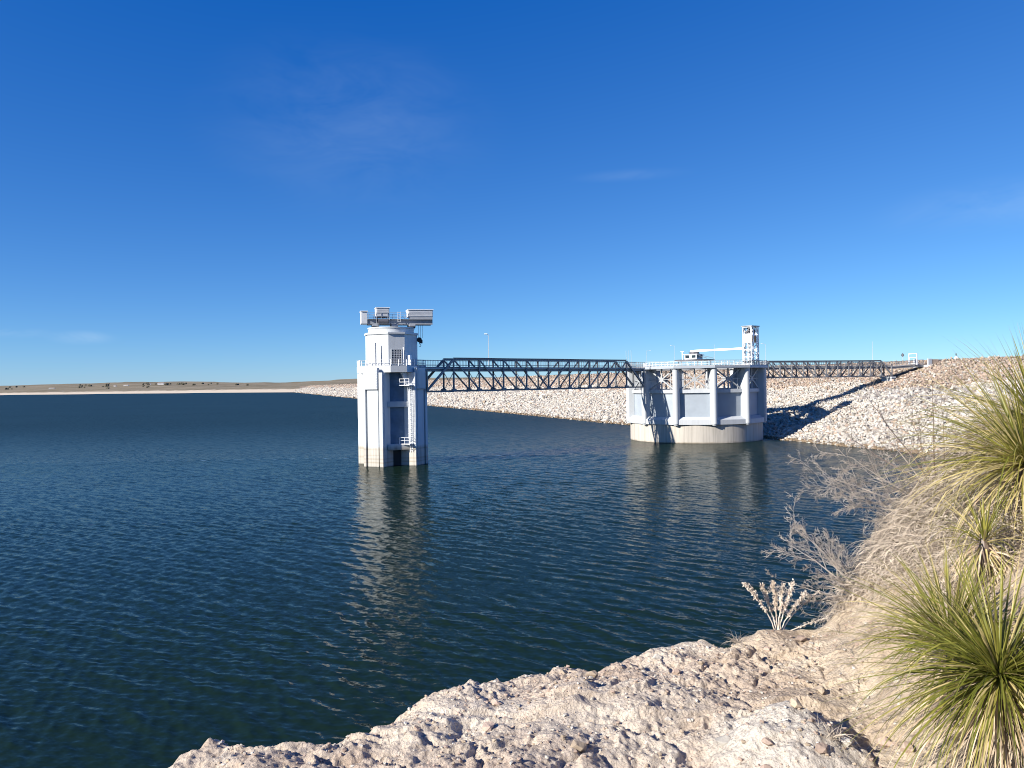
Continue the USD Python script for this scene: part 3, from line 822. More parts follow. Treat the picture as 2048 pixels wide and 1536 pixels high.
# short approach span between the tower deck and the first truss panel
_d = (BR1_B - BR1_A) / np.linalg.norm(BR1_B - BR1_A); _n = np.array([_d[1], -_d[0], 0])
part(b1, 'approach_deck', MB().bar(BR1_A - _d * 3.6 + [0, 0, 15.78], BR1_A - _d * 2.32 + [0, 0, 15.78], 2.2, .14), 'deck_concrete')
b2 = thing('footbridge', 'pale grey steel truss footbridge from the round spillway to the dam crest', 'bridge')
truss_bridge(b2, BR2_A, BR2_B, 13.55, 17.35, 15.95, 2.6, 12, 'span_steel', .26)
_d2 = BR2_DIR; _n2 = np.array([_d2[1], -_d2[0], 0])
END2 = SP + BR2_DIR * 66.0
ap = MB().bar(BR2_B + _d2 * .62 + [0, 0, 15.86], END2 + [0, 0, 16.5], 2.2, .18)
part(b2, 'approach_deck', ap, 'deck_concrete')
ap = MB()
for s in (-1, 1): ap.bar(BR2_B + _d2 * .62 + _n2 * s * .9 + [0, 0, 15.55], END2 + _n2 * s * .9 + [0, 0, 16.02], .2, .45)
part(b2, 'approach_girder', ap, 'span_steel')
for s in (-1, 1):
    a, b = BR2_B + _d2 * .62 + _n2 * s * 1.05, END2 + _n2 * s * 1.05
    rl = MB()
    for h in (.55, 1.1): rl.bar(a + [0, 0, 15.95 + h], b + [0, 0, 16.44 + h], .06)
    part(b2, 'approach_railing', rl, 'span_steel')
    for k in range(8):
        p = a + (b - a) * k / 7 + [0, 0, 15.95 + .49 * k / 7]
        part(b2, 'approach_railing_post', MB().bar(p, p + [0, 0, 1.12], .08), 'span_steel')
# concrete bearing pier under the dam end of the truss
pr = thing('bridge_pier', 'small white concrete pier under the dam end of the pale footbridge', 'pier', BR2_B + [0, 0, 0], math.atan2(_d2[1], _d2[0]))
part(pr, 'pier_shaft', MB().box([-.5, -1.6, 10.5], [.6, 1.6, 13.0], .05), 'tower_paint')
part(pr, 'pier_cap', MB().box([-.7, -1.8, 13.002], [.8, 1.8, 13.35], .04), 'tower_paint')
# abutment wall at the crest
ab = thing('abutment_wall', 'white concrete abutment block where the pale footbridge meets the dam crest', 'wall', END2, math.atan2(_d2[1], _d2[0]))
part(ab, 'end_wall', MB().box([.05, -1.9, 13.5], [.75, 1.9, 16.2], .04), 'tower_paint')
part(ab, 'side_wall', MB().box([.1, -2.3, 13.5], [1.4, -1.92, 17.75], .04), 'tower_paint')
part(ab, 'side_wall', MB().box([.1, 1.92, 13.5], [1.4, 2.3, 17.75], .04), 'tower_paint')
part(ab, 'wing_wall', MB().box([1.42, -2.25, 14.5], [3.6, -1.95, 17.62], .03), 'shoulder')
# white pipe gate frame at the end of the bridge
gt = thing('gate_frame', 'white pipe gate frame across the dam end of the pale footbridge', 'gate', SP + BR2_DIR * 63.6, math.atan2(_d2[1], _d2[0]))
for y in (-1.25, 1.25): part(gt, 'gate_post', MB().bar([0, y, 16.2], [0, y, 19.1], .14), 'white_steel')
part(gt, 'top_bar', MB().bar([0, -1.32, 19.1], [0, 1.32, 19.1], .14), 'white_steel')
part(gt, 'gate_leaf', MB().bar([.1, -1.1, 16.6], [.1, 1.1, 16.6], .07).bar([.1, -1.1, 18.2], [.1, 1.1, 18.2], .07).bar([.1, -1.1, 16.6], [.1, -1.1, 18.2], .07).bar([.1, 1.1, 16.6], [.1, 1.1, 18.2], .07), 'white_steel')


# ------------------------------------------------------------------ spillway
def build_spillway():
    o = thing('spillway', 'round spillway intake with tall piers and grey gates on a concrete drum', 'spillway', SP, SP_ROT)
    o_x = UsdGeom.Xformable(o); o_x.AddScaleOp().Set(Gf.Vec3f(.962, .962, 1.0))
    n = 72
    part(o, 'base_drum', MB().lathe([(9.0, -8), (15.15, -8), (15.15, 3.9), (9.0, 3.9)], 96), 'spillway_concrete', smooth=30)
    for k, z in enumerate((1.3, 2.6)):
        pass
    ap = 15.55
    cor = lambda r, k: (r / math.cos(PI / 12) * math.cos(PI / 12 + k * PI / 6), r / math.cos(PI / 12) * math.sin(PI / 12 + k * PI / 6))
    poly = lambda r: [cor(r, k) for k in range(12)]
    for k in range(12):                                           # bays: plinth, gate, lintel, bracing
        a = k * PI / 6
        R = trimesh.transformations.rotation_matrix(a, [0, 0, 1])

        def put(name, mb, m, parent=o, **kw):
            v, f = mb.get(); v = np.c_[v, np.ones(len(v))] @ R.T
            return part(parent, name, (v[:, :3], f), m, **kw)
        hw = lambda r: r * math.tan(PI / 12)
        prof = [(12.6, 3.902), (15.42, 3.902), (15.42, 4.9), (14.5, 5.5), (12.6, 5.5)]
        mb = MB()
        v = [[r, s * (hw(r) - .05), z] for s in (-1, 1) for r, z in prof]
        mb.add(v, [[0, 1, 6, 5], [1, 2, 7, 6], [2, 3, 8, 7], [3, 4, 9, 8], [4, 0, 5, 9]])
        mb.add(v, [[0, 4, 3, 3], [0, 3, 2, 2], [0, 2, 1, 1], [5, 8, 9, 9], [5, 7, 8, 8], [5, 6, 7, 7]])
        put('plinth', mb, 'spillway_paint')
        w = hw(14.1) - .55
        gate = put('gate', MB().box([13.9, -w, 5.505], [14.1, w, 10.5]), 'gate_grey')
        for y in (-w + .12, w - .12): put('gate_edge', MB().box([14.102, y - .12, 5.51], [14.22, y + .12, 10.45]), 'gate_grey', gate)
        put('lintel', MB().box([13.75, -w, 10.502], [14.55, w, 11.25], .03), 'spillway_paint')
        z0, z1 = 11.25, 15.6
        zc = 13.4
        big = MB()
        for y, z in ((-w, z0), (w, z0), (-w, z1), (w, z1)):
            put('brace', MB().bar([14.2, y, z], [14.2, 0, zc], .26, .28, (1, 0, 0)), 'light_bridge_steel')
        put('brace_post', MB().bar([14.2, 0, z0], [14.2, 0, z1], .26), 'light_bridge_steel')
        put('brace_post', MB().bar([14.2, w * .72, z0], [14.2, w * .72, z1], .14), 'light_bridge_steel')
        put('brace_rail', MB().bar([14.2, -w, zc], [14.2, w, zc], .12), 'light_bridge_steel')
        put('brace_plate', MB().box([14.1, -.42, zc - .42], [14.36, .42, zc + .42]), 'light_bridge_steel')
        # pier at the corner between this bay and the next
        b = a + PI / 12
        R = trimesh.transformations.rotation_matrix(b, [0, 0, 1])
        r0 = 15.62
        ring = [(r0 + .66 * math.cos(t), .66 * math.sin(t)) for t in np.linspace(-PI / 2, PI / 2, 13)] + [(12.4, .5), (12.4, -.5)]
        low = [(r0 + .5 * math.cos(t), .5 * math.sin(t)) for t in np.linspace(-PI / 2, PI / 2, 13)] + [(15.0, .4), (15.0, -.4)]
        mb = MB().prism(ring, 4.1, 15.65)
        v, f = mb.get(); v = np.c_[v, np.ones(len(v))] @ R.T
        pier = part(o, 'pier', (v[:, :3], f), 'spillway_paint', smooth=30)
        mb = MB().prism(low, 3.78, 4.098); v, f = mb.get(); v = np.c_[v, np.ones(len(v))] @ R.T
        part(pier, 'pier_foot', (v[:, :3], f), 'spillway_paint', smooth=30)
    # ring deck
    outer, inner = poly(16.05), poly(11.5)
    ringp = shapely.Polygon(outer, [inner])
    t = trimesh.creation.extrude_polygon(ringp, .5, engine='earcut'); t.apply_translation([0, 0, 15.66])
    part(o, 'ring_deck', MB().tm(t), 'deck_concrete')
    # fascia plates, one per bay
    for k in range(12):
        p, q = np.array([*outer[k - 1], 0]), np.array([*outer[k], 0])
        m = (p + q) / 2; nn = m / np.linalg.norm(m)
        part(o, 'fascia', MB().bar(p + nn * .05 + [0, 0, 15.9], q + nn * .05 + [0, 0, 15.9], .06, .42), 'gate_grey')
    railing(o, [(x * .992, y * .992) for x, y in outer], 16.162, 1.12, 'light_bridge_steel', 1.2, mesh_pat=True, closed=True, rail_mat='girder_steel')
    railing(o, [(x * 1.012, y * 1.012) for x, y in inner], 16.162, 1.05, 'white_steel', 1.5, closed=True, name='inner_railing')
    # centre column and the dark round platform that carries the crane pivot
    for k in range(6):
        a = k * PI / 3 + .2
        part(o, 'centre_girder', MB().bar([.2 * math.cos(a), .2 * math.sin(a), 15.9], [11.6 * math.cos(a), 11.6 * math.sin(a), 15.9], .3, .5), 'light_bridge_steel')
    for k in range(6):
        a = k * PI / 3 + .2
        part(o, 'platform_post', MB().bar([3.9 * math.cos(a), 3.9 * math.sin(a), 16.1], [3.9 * math.cos(a), 3.9 * math.sin(a), 17.55], .18), 'light_bridge_steel')
    part(o, 'centre_platform', MB().lathe([(0, 17.502), (4.6, 17.6), (4.6, 17.85), (0, 17.9)], 40), 'dark_steel')


build_spillway()


def build_slewing_crane():
    H = at_depth(1502, 720, 164.0); H[2] = 0
    d = H - SP; L = np.linalg.norm(d); ang = math.atan2(d[1], d[0])
    o = thing('slewing_crane', 'white slewing gate crane with long boom and lattice hoist tower above the round spillway', 'crane', SP + [0, 0, 16.17], ang)
    # local: x along the boom from the pivot
    house = part(o, 'machine_house', MB().box([-1.9, -1.2, 1.75], [1.4, 1.2, 2.85], .05), 'grey_cabinet')
    for y in (-1.22, 1.22):
        for x0 in (-1.6, .15):
            part(house, 'house_window', MB().box([x0, y - .03, 2.1], [x0 + 1.0, y + .03, 2.7]), 'window_dark')
    for y0 in (-1.0, .15):
        part(house, 'house_window', MB().box([1.402, y0, 2.1], [1.45, y0 + .85, 2.65]), 'window_dark')
        part(house, 'house_window', MB().box([-1.95, y0, 2.1], [-1.902, y0 + .85, 2.65]), 'window_dark')
    part(house, 'house_roof', MB().box([-2.2, -1.4, 2.852], [1.7, 1.4, 2.94]), 'white_steel')
    part(o, 'pivot', MB().lathe([(0, 2.94), (1.2, 2.95), (1.0, 3.42), (0, 3.45)], 24), 'dark_steel')
    part(o, 'boom', MB().box([-1.0, -.22, 3.45], [L - 1.5, .22, 3.9], .04), 'white_steel')
    part(o, 'brace_strut', MB().bar([-1.6, 0, 3.5], [4.2, 1.4, 1.9], .09).bar([-1.6, 0, 3.5], [4.2, -1.4, 1.9], .09), 'dark_steel')
    part(o, 'mast', MB().bar([-2.4, -1.2, 1.7], [-2.4, -1.2, 3.75], .16).bar([-2.9, -1.2, 3.6], [-1.9, -1.2, 3.6], .1), 'white_steel')
    # hoist tower: two lattice columns with the hoist house slung between their tops
    c = np.array([L, 0, 0]); a = .98; top = 8.25
    for ys in (-1, 1):
        legs = [c + [x, ys * 1.0 + y, 0] for x, y in ((-a, -.38), (a, -.38), (a, .38), (-a, .38))]
        for p in legs: part(o, 'tower_leg', MB().bar(p, p + [0, 0, top], .2), 'white_steel')
        for i in range(4):
            p, q = legs[i], legs[(i + 1) % 4]
            for z in (.3, 1.8, 3.3, 4.8, top - .12): part(o, 'tower_girt', MB().bar(p + [0, 0, z], q + [0, 0, z], .12), 'white_steel')
            for k, (z0, z1) in enumerate(((.3, 1.8), (1.8, 3.3), (3.3, 4.8), (6.75, top - .12))):
                u, w = (p, q) if (k + i) % 2 else (q, p)
                part(o, 'tower_brace', MB().bar(u + [0, 0, z0], w + [0, 0, z1], .1), 'girder_steel')
    part(o, 'hoist_house', MB().box(c + [-a - .02, -1.3, 4.9], c + [a - .12, 1.3, 6.7], .03), 'white_steel')
    part(o, 'hoist_door', MB().box(c + [a - .118, -.95, 5.0], c + [a - .06, .95, 6.3]), 'yellow_rust')
    part(o, 'hoist_machine', MB().box(c + [-.7, -.9, 6.75], c + [.25, .1, 7.4], .1).box(c + [-.4, .3, 6.75], c + [.6, 1.0, 7.7], .08), 'dark_steel')
    dr = trimesh.creation.cylinder(.36, 1.2, sections=20); dr.apply_transform(trimesh.transformations.rotation_matrix(PI / 2, [1, 0, 0])); dr.apply_translation(c + [-.2, .1, 7.75])
    part(o, 'hoist_drum', MB().tm(dr), 'black_metal')
    part(o, 'tower_roof', MB().box(c + [-a - .3, -1.65, top], c + [a + .3, 1.65, top + .16]), 'girder_steel')
    part(o, 'tower_platform', MB().box(c + [-a - .4, -1.9, .95], c + [a + .4, 1.9, 1.03]), 'girder_steel')


build_slewing_crane()


# ------------------------------------------------------------------ poles and signs along the crest and bridge
def crest_point(px, extra=1.5):
    u = (px - 1024) / 1540.0
    p = PC + extra
    # p n + t d with x / y = u
    t = (p * DN[0] - u * p * DN[1]) / (u * DV[1] - DV[0])
    return dam(p, t, HC)


def lamp_pole(base, top, arm, label, cat='lamp post', name='lamp_post', group=None):
    o = thing(name, label, cat, base, group=group)
    h = top - base[2]
    part(o, 'pole', MB().tube([[0, 0, -.3], [0, 0, h]], [.07, .042], 8), 'pole_metal')
    part(o, 'base_plate', MB().box([-.2, -.2, -.05], [.2, .2, .12]), 'pole_metal')
    if arm:
        part(o, 'arm', MB().tube([[0, 0, h - .15], [arm * .5, 0, h + .12], [arm, 0, h + .15]], .05, 6), 'pole_metal')
        part(o, 'lamp_head', MB().box([arm * 1.0 - .25, -.16, h + .06], [arm * 1.0 + .35, .16, h + .2], .04), 'white_steel')


for px, top, arm, label in ((1253, 28, 0, 'bare thin pole on the crest, leftmost of three close together above the dark bridge end'),
                            (1258, 28.2, 0, 'bare thin pole on the crest, middle of three close together above the dark bridge end'),
                            (1263, 28, 0, 'bare thin pole on the crest, rightmost of three close together above the dark bridge end'),
                            (1294, 27, 1.6, 'street lamp on the dam crest, arm pointing right, above the left spillway piers'),
                            (1350, 28, -1.6, 'street lamp on the dam crest left of the crane house, arm pointing left'),
                            (1430, 27, 0, 'thin white pole on the dam crest seen behind the crane boom'),
                            (1532, 25.5, -1.3, 'dark street lamp on the dam crest just right of the lattice hoist tower'),
                            (1746, 23.6, 0, 'thin white pole on the dam crest behind the right end of the pale footbridge')):
    lamp_pole(crest_point(px), top, arm, label, 'lamp post' if arm else 'pole', 'lamp_post' if arm else 'pole')
p = BR1_A + (BR1_B - BR1_A) * .275 + _n * -1.0
lamp_pole(p + [0, 0, 15.86], 22.0, -.5, 'thin white lamp pole standing on the dark footbridge')

s = crest_point(1806, 1.0)
o = thing('road_sign', 'dark diamond road sign seen from behind on the dam crest', 'sign', s)
part(o, 'sign_post', MB().bar([0, 0, -.3], [0, 0, 2.0], .07), 'pole_metal')
part(o, 'sign_plate', MB().add([[x, y, 1.55 + z] for y in (-.02, .02) for x, z in ((0, -.62), (.45, 0), (0, .62), (-.45, 0))], [[0, 1, 2, 3], [7, 6, 5, 4], [0, 4, 5, 1], [1, 5, 6, 2], [2, 6, 7, 3], [3, 7, 4, 0]]), 'dark_steel')
s = crest_point(1913, 1.5)
o = thing('crest_marker', 'small white dome with a short dark mast on the dam crest, far right', 'marker', s)
part(o, 'dome', MB().lathe([(0, -.2), (.42, -.2), (.4, .3), (.22, .55), (0, .62)], 20), 'white_steel', smooth=40)
part(o, 'mast', MB().bar([0, 0, .6], [0, 0, 1.35], .1).box([-.12, -.1, 1.0], [.12, .1, 1.25]), 'black_metal')

# ------------------------------------------------------------------ foreground ledge, bank and headland
OUTLINE = [(340, 1536), (360, 1515), (399, 1498), (442, 1489), (460, 1507), (486, 1502), (507, 1513), (522, 1512), (551, 1498), (592, 1492), (627, 1495), (677, 1486), (709, 1480), (721, 1471),
           (773, 1457), (788, 1445), (797, 1433), (838, 1410), (882, 1400), (900, 1393), (944, 1375), (1002, 1369), (1032, 1355), (1046, 1347), (1070, 1343), (1105, 1320), (1149, 1320), (1193, 1321),
           (1231, 1308), (1254, 1299), (1333, 1281), (1357, 1274), (1404, 1277), (1451, 1289), (1486, 1273), (1560, 1268), (1640, 1262), (1675, 1255)]
LEDGE = 11.30
EDGE = np.array([at_z(px, py, LEDGE)[:2] for px, py in OUTLINE])
COAST = np.vstack([[[-260, -150], [-60, -30], [-14, -5], [-4.2, .4], [-2.3, 2.2]], EDGE, [[2.35, 5.35], [2.8, 5.75], [3.5, 6.1], [5, 6.5], [9, 6.2], [20, 2], [50, -12], [90, -20], [135, -30]]])
LAND = shapely.Polygon(np.vstack([COAST, [[135, -400], [-260, -400]]]))


def edge_distance(x, y):
    """Distance to the shore edge, positive on land."""
    p = np.stack([x.ravel(), y.ravel()], 1)
    best = np.full(len(p), 1e9)
    for a, b in zip(COAST[:-1], COAST[1:]):
        ab = b - a
        t = np.clip(((p - a) @ ab) / (ab @ ab), 0, 1)
        best = np.minimum(best, np.hypot(*(p - a - t[:, None] * ab).T))
    ins = shapely.contains_xy(LAND, p[:, 0], p[:, 1])
    return np.where(ins, best, -best).reshape(x.shape)


def bank(x, y):
    x0 = 1.62 + .2 * (y - 3.7)
    s = np.maximum(x - x0, 0)
    s = np.where(s < .25, s * s / .5, s - .125)
    return np.minimum(.95 * s, 1.35 + .12 * np.maximum(s - 1.8, 0))


def ground_z(x, y, d=None):
    d = edge_distance(x, y) if d is None else d
    z = LEDGE + .065 + bank(x, y) + .02 * (3.5 - y)
    # the whitish outcrop on the right of the ledge
    z = z + .16 * np.exp(-(((x - 1.16) / .26) ** 2 + ((y - 3.45) / .34) ** 2) ** 1.6)
    z = z + .10 * np.exp(-(((x - .55) / .42) ** 2 + ((y - 3.95) / .25) ** 2) ** 1.5) - .05 * np.exp(-((y - x * .55 - 3.0) / .13) ** 2) * (x > 0)
    p = np.stack([x, y, 0 * x], -1)
    z = z + (meshkit.fbm(p * 1.3, 3, 51) - .5) * .16 + (meshkit.fbm(p * 4.2 + 7, 3, 52) - .5) * .085
    out = np.maximum(-d, 0)
    rim = np.clip(1 - d / .16, 0, 1)
    z = z - .05 * rim ** 2 - np.minimum(1.1 * out + 9 * out ** 2, 40 * out) * (out < 1.2) - (out >= 1.2) * np.minimum(14.1 + 0 * out, 20)
    return np.maximum(z, -3)


mat('ledge_rock', {
    'g': ('geometry', {}), 'n': ('noise_texture', {'scale': 1.7, 'detail': 8.0, 'roughness': .62, 'distortion': .4}),
    'n2': ('noise_texture', {'scale': 26.0, 'detail': 8.0, 'roughness': .7}),
    'n3': ('noise_texture', {'scale': .75, 'detail': 4.0}),
    'v': ('voronoi_texture', {'scale': 55.0}),
    'ra': ('rgb_ramp', {'ramp': [(.28, (.37, .29, .235)), (.42, (.465, .385, .315)), (.55, (.515, .445, .37)), (.72, (.58, .525, .45))]}),
    'rb': ('rgb_ramp', {'ramp': [(.3, (.34, .265, .19)), (.5, (.48, .395, .295)), (.7, (.57, .495, .39))]}),
    'x': ('separate_xyz', {}), 'sh': ('math', {'math_type': 'multiply_add', 'value2': 1.6}),
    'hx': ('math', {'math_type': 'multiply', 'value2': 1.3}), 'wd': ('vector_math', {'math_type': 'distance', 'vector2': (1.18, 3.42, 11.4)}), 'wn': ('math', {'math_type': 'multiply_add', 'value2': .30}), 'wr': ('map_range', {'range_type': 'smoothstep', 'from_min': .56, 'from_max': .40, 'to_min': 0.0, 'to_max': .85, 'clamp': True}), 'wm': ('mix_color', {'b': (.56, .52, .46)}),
    'hs': ('math', {'math_type': 'multiply_add', 'value2': .9}), 'hy': ('math', {'math_type': 'add'}), 'hr': ('map_range', {'range_type': 'smoothstep', 'from_min': 8.35, 'from_max': 8.75, 'clamp': True}), 'hm': ('mix_color', {'b': (.15, .11, .075)}),  # dark brown soil under the grass, also painting in shade among the blades
    'side': ('map_range', {'from_min': 1.75, 'from_max': 2.7, 'clamp': True}), 'm': ('mix_color', {}),
    'sp': ('rgb_ramp', {'ramp': [(.30, (.55, .48, .42)), (.42, (.90, .88, .85)), (.6, (1, 1, 1))]}), 'mm': ('mix_color', {'blend_type': 'multiply', 'fac': .85}),
    'b1': ('bump', {'strength': 1.0, 'distance': .03}), 'b2': ('bump', {'strength': .6, 'distance': .010}),
    'p': ('principled_bsdf', {'roughness': .95, 'specular_ior_level': .15})},
    [('g.position', 'n.vector'), ('g.position', 'n2.vector'), ('g.position', 'n3.vector'), ('g.position', 'v.vector'), ('g.position', 'x.vector'),
     ('n.fac', 'ra.fac'), ('n.fac', 'rb.fac'), ('n3.fac', 'sh.value1'), ('x.x', 'sh.value3'), ('sh.value', 'side.value'), ('side.result', 'm.fac'), ('ra.color', 'm.a'), ('rb.color', 'm.b'),
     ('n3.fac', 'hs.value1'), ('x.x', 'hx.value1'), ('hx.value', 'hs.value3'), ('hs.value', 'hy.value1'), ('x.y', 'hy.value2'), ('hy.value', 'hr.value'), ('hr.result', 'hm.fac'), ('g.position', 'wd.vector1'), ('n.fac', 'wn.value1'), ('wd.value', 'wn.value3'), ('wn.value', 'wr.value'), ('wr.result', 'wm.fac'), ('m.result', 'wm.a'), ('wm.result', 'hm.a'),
     ('n2.fac', 'sp.fac'), ('hm.result', 'mm.a'), ('sp.color', 'mm.b'), ('mm.result', 'p.base_color'),
     ('n2.fac', 'b1.height'), ('v.distance', 'b2.height'), ('b1.normal', 'b2.normal'), ('b2.normal', 'p.normal')])


def grid_faces(ny, nx):
    i, j = np.meshgrid(np.arange(ny - 1), np.arange(nx - 1), indexing='ij'); q = (i * nx + j).ravel()
    return np.stack([q, q + 1, q + nx + 1, q + nx], 1)


GX, GY, GS = (-1.9, 4.2), (2.2, 6.3), .0082


def build_ground():
    g = np.random.default_rng(61)
    X, Y = np.meshgrid(np.arange(GX[0], GX[1], GS), np.arange(GY[0], GY[1], GS))
    d = edge_distance(X, Y)
    Z = ground_z(X, Y, d)
    p = np.stack([X, Y, 0 * X], -1)
    on = np.clip((d + .015) / .05, 0, 1)
    st = meshkit.fbm(p * [.9, 1.5, 1], 4, 61) * 9 + .6 * X                # worn bedding: low steps
    fr = st - np.floor(st)
    Z += np.clip((d + .3) / .1, 0, 1) * (.030 * (np.clip((fr - .80) / .2, 0, 1) ** 2 - fr)) * np.clip((2.2 - X) / .4, 0, 1)
    rough = .8 * np.clip(meshkit.fbm(p * 1.3 + 3, 3, 71) * 3.6 - 1.15, .22, 1.2) * np.where(X > 1.9, .55, 1)
    Z += on * rough * ((meshkit.fbm(p * 8, 5, 53) - .5) * .030 + (meshkit.fbm(p * 36 + 5, 3, 57) - .5) * .034)
    r = 1 - np.abs(2 * meshkit.fbm(p * 3.1 + 11, 4, 54) - 1)          # broken ledges
    Z -= on * rough * np.clip(r - .90, 0, 1) * .34 * np.clip(d / .15, 0, 1)
    # pits and crumbs
    P = np.stack([X.ravel(), Y.ravel()], 1)
    for n, lo, hi, sgn, am in ((3800, .007, .020, -1, .62), (7000, .008, .019, 1, .36), (90, .04, .09, 1, .14)):
        c = np.stack([g.uniform(GX[0], 2.6, n), g.uniform(GY[0], 5.4, n)], 1)
        rad = lo + (hi - lo) * g.random(n) ** 2
        tree = cKDTree(c)
        dist, idx = tree.query(P, k=1, distance_upper_bound=hi * 1.2)
        ok = np.isfinite(dist)
        t = np.zeros(len(P)); t[ok] = np.clip(1 - (dist[ok] / rad[idx[ok]]) ** 2, 0, 1)
        amp = np.zeros(len(P)); amp[ok] = rad[idx[ok]] * am
        Z += sgn * (np.sqrt(t) * amp).reshape(Z.shape) * on * np.clip(rough, .25, 1)
    v = np.stack([X, Y, Z], -1).reshape(-1, 3)
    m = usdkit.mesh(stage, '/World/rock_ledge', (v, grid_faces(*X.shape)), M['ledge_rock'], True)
    tag(m, 'pinkish beige crusty rock ledge and sandy bank above the water', 'rock ledge', kind='structure')
    # the headland behind, coarse
    X2, Y2 = np.meshgrid(np.concatenate([np.arange(-260, -20, 8.0), np.arange(-20, 20, .5), np.arange(20, 136, 4.0)]), np.concatenate([np.arange(-390, -20, 10.0), np.arange(-20, 12, .5)]))
    Z2 = ground_z(X2, Y2) - .06
    ins = (X2 > GX[0] + .3) & (X2 < GX[1] - .3) & (Y2 > GY[0] + .3) & (Y2 < GY[1] - .3)
    Z2 = np.where(ins, Z2 - .6, Z2)
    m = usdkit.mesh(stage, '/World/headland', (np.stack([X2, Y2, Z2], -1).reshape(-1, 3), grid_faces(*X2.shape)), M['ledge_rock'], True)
    tag(m, 'sandy headland behind the rock ledge', 'headland', kind='structure')
    return X, Y, Z


GXX, GYY, GZZ = build_ground()


def gz(x, y):
    i = int(np.clip(round((y - GY[0]) / GS), 0, GZZ.shape[0] - 1)); j = int(np.clip(round((x - GX[0]) / GS), 0, GZZ.shape[1] - 1))
    return float(GZZ[i, j])


def on_ground(px, py, y0=2.4, y1=6.6):
    """First point of the ledge or bank along the sight line of a picture point (used once to find where a plant stands)."""
    d = ray(px, py)
    for y in np.arange(y0, y1, .01):
        q = np.array([0, 0, CAM_Z]) + d * y
        if q[2] < gz(q[0], q[1]): return np.array([q[0], q[1], gz(q[0], q[1])])
    return np.array([q[0], q[1], gz(q[0], q[1])])


# loose stones
g = np.random.default_rng(91)
for k in range(40):
    x, y = g.uniform(-1.2, 2.3), g.uniform(2.9, 4.9)
    if not LAND.contains(shapely.Point(x, y)) or LAND.exterior.distance(shapely.Point(x, y)) < .08: continue
    v, f = rock_proto(300 + k % 12)
    s_ = g.uniform(.03, .085)
    a = g.uniform(0, 2 * PI); R = np.array([[math.cos(a), -math.sin(a), 0], [math.sin(a), math.cos(a), 0], [0, 0, 1]])
    o = part(None, 'loose_stone', (v * s_ @ R.T + [x, y, gz(x, y) + s_ * .14], f), ROCKS[[0, 2, 3, 2][k % 4]])
    colour = ('pale white', 'pinkish', 'tan', 'pinkish')[k % 4]
    size = 'larger' if s_ > .062 else 'small'
    where = ('at the left tip of the ledge' if x < -.3 else 'on the left half of the ledge' if x < .5 else 'around the whitish outcrop on the ledge' if x < 1.5 else 'at the foot of the sandy bank')
    where += (', nearest the bottom edge' if y < 3.5 else ', halfway to the water' if y < 4.2 else ', close above the water')
    tag(o, f'{size} {colour} stone {where}', 'stone', f'{size} {colour} stones {where}')
pi = UsdGeom.PointInstancer.Define(stage, '/World/gravel')
tag(pi, 'fine gravel scattered over the rock ledge', 'gravel', kind='stuff')
rel = pi.CreatePrototypesRel(); pos, idx, sc, qt = [], [], [], []
for k in range(4):
    pth = f'/World/gravel/pebble_{k:03d}' if k else '/World/gravel/pebble'
    v, f = rock_proto(400 + k); usdkit.mesh(stage, pth, (v, f), M[ROCKS[[0, 2, 3, 2][k]]]); rel.AddTarget(pth)
for k in range(5200):
    x, y = g.uniform(-1.4, 2.5), g.uniform(2.4, 5.0)
    if not shapely.contains_xy(LAND, x, y): continue
    s_ = .008 + .022 * g.random() ** 3
    pos.append(Gf.Vec3f(x, y, gz(x, y) + s_ * .15)); idx.append(int(g.integers(0, 4))); sc.append(Gf.Vec3f(s_, s_, s_))
    a = g.uniform(0, PI); qt.append(Gf.Quath(math.cos(a), 0, 0, math.sin(a)))
pi.CreateProtoIndicesAttr(idx); pi.CreatePositionsAttr(pos); pi.CreateScalesAttr(sc); pi.CreateOrientationsAttr(qt)


# ------------------------------------------------------------------ plants
def leaf_mat(name, a, b, tip=None, trans=.25):
    mat(name, {'oi': ('object_info', {}), 'g': ('geometry', {}), 'n': ('noise_texture', {'scale': 7.0, 'detail': 3.0}), 'ri': ('math', {'math_type': 'add'}), 'fr': ('math', {'math_type': 'fract' if False else 'fraction'}),
               'm': ('mix_color', {'a': a, 'b': b}), 'nv': ('map_range', {'from_min': .3, 'from_max': .7, 'to_min': .75, 'to_max': 1.2}), 'h': ('hsv', {'hue': .5, 'saturation': 1.0, 'fac': 1.0}),
               'p': ('principled_bsdf', {'roughness': .45, 'specular_ior_level': .35}), 't': ('translucent_bsdf', {}), 'x': ('mix_closure', {'fac': trans})},
        [('oi.random', 'ri.value1'), ('g.random_per_island', 'ri.value2'), ('ri.value', 'fr.value1'), ('fr.value', 'm.fac'), ('g.position', 'n.vector'), ('n.fac', 'nv.value'), ('nv.result', 'h.value'), ('m.result', 'h.color'),
         ('h.color', 'p.base_color'), ('h.color', 't.color'), ('p.BSDF', 'x.closure1'), ('t.BSDF', 'x.closure2')], surface='x.closure')


leaf_mat('yucca_green', (.115, .13, .018), (.27, .25, .055))
leaf_mat('yucca_straw', (.50, .42, .20), (.36, .30, .13), trans=.2)
leaf_mat('yucca_dead', (.52, .43, .31), (.30, .22, .14), trans=.1)
leaf_mat('dry_grass', (.50, .43, .345), (.15, .118, .092), trans=.1)
leaf_mat('pale_stalk', (.70, .62, .53), (.52, .43, .34), trans=.1)
leaf_mat('grey_twig', (.36, .315, .27), (.22, .19, .165), trans=.02)
leaf_mat('dark_twig', (.15, .11, .09), (.09, .07, .06), trans=.02)


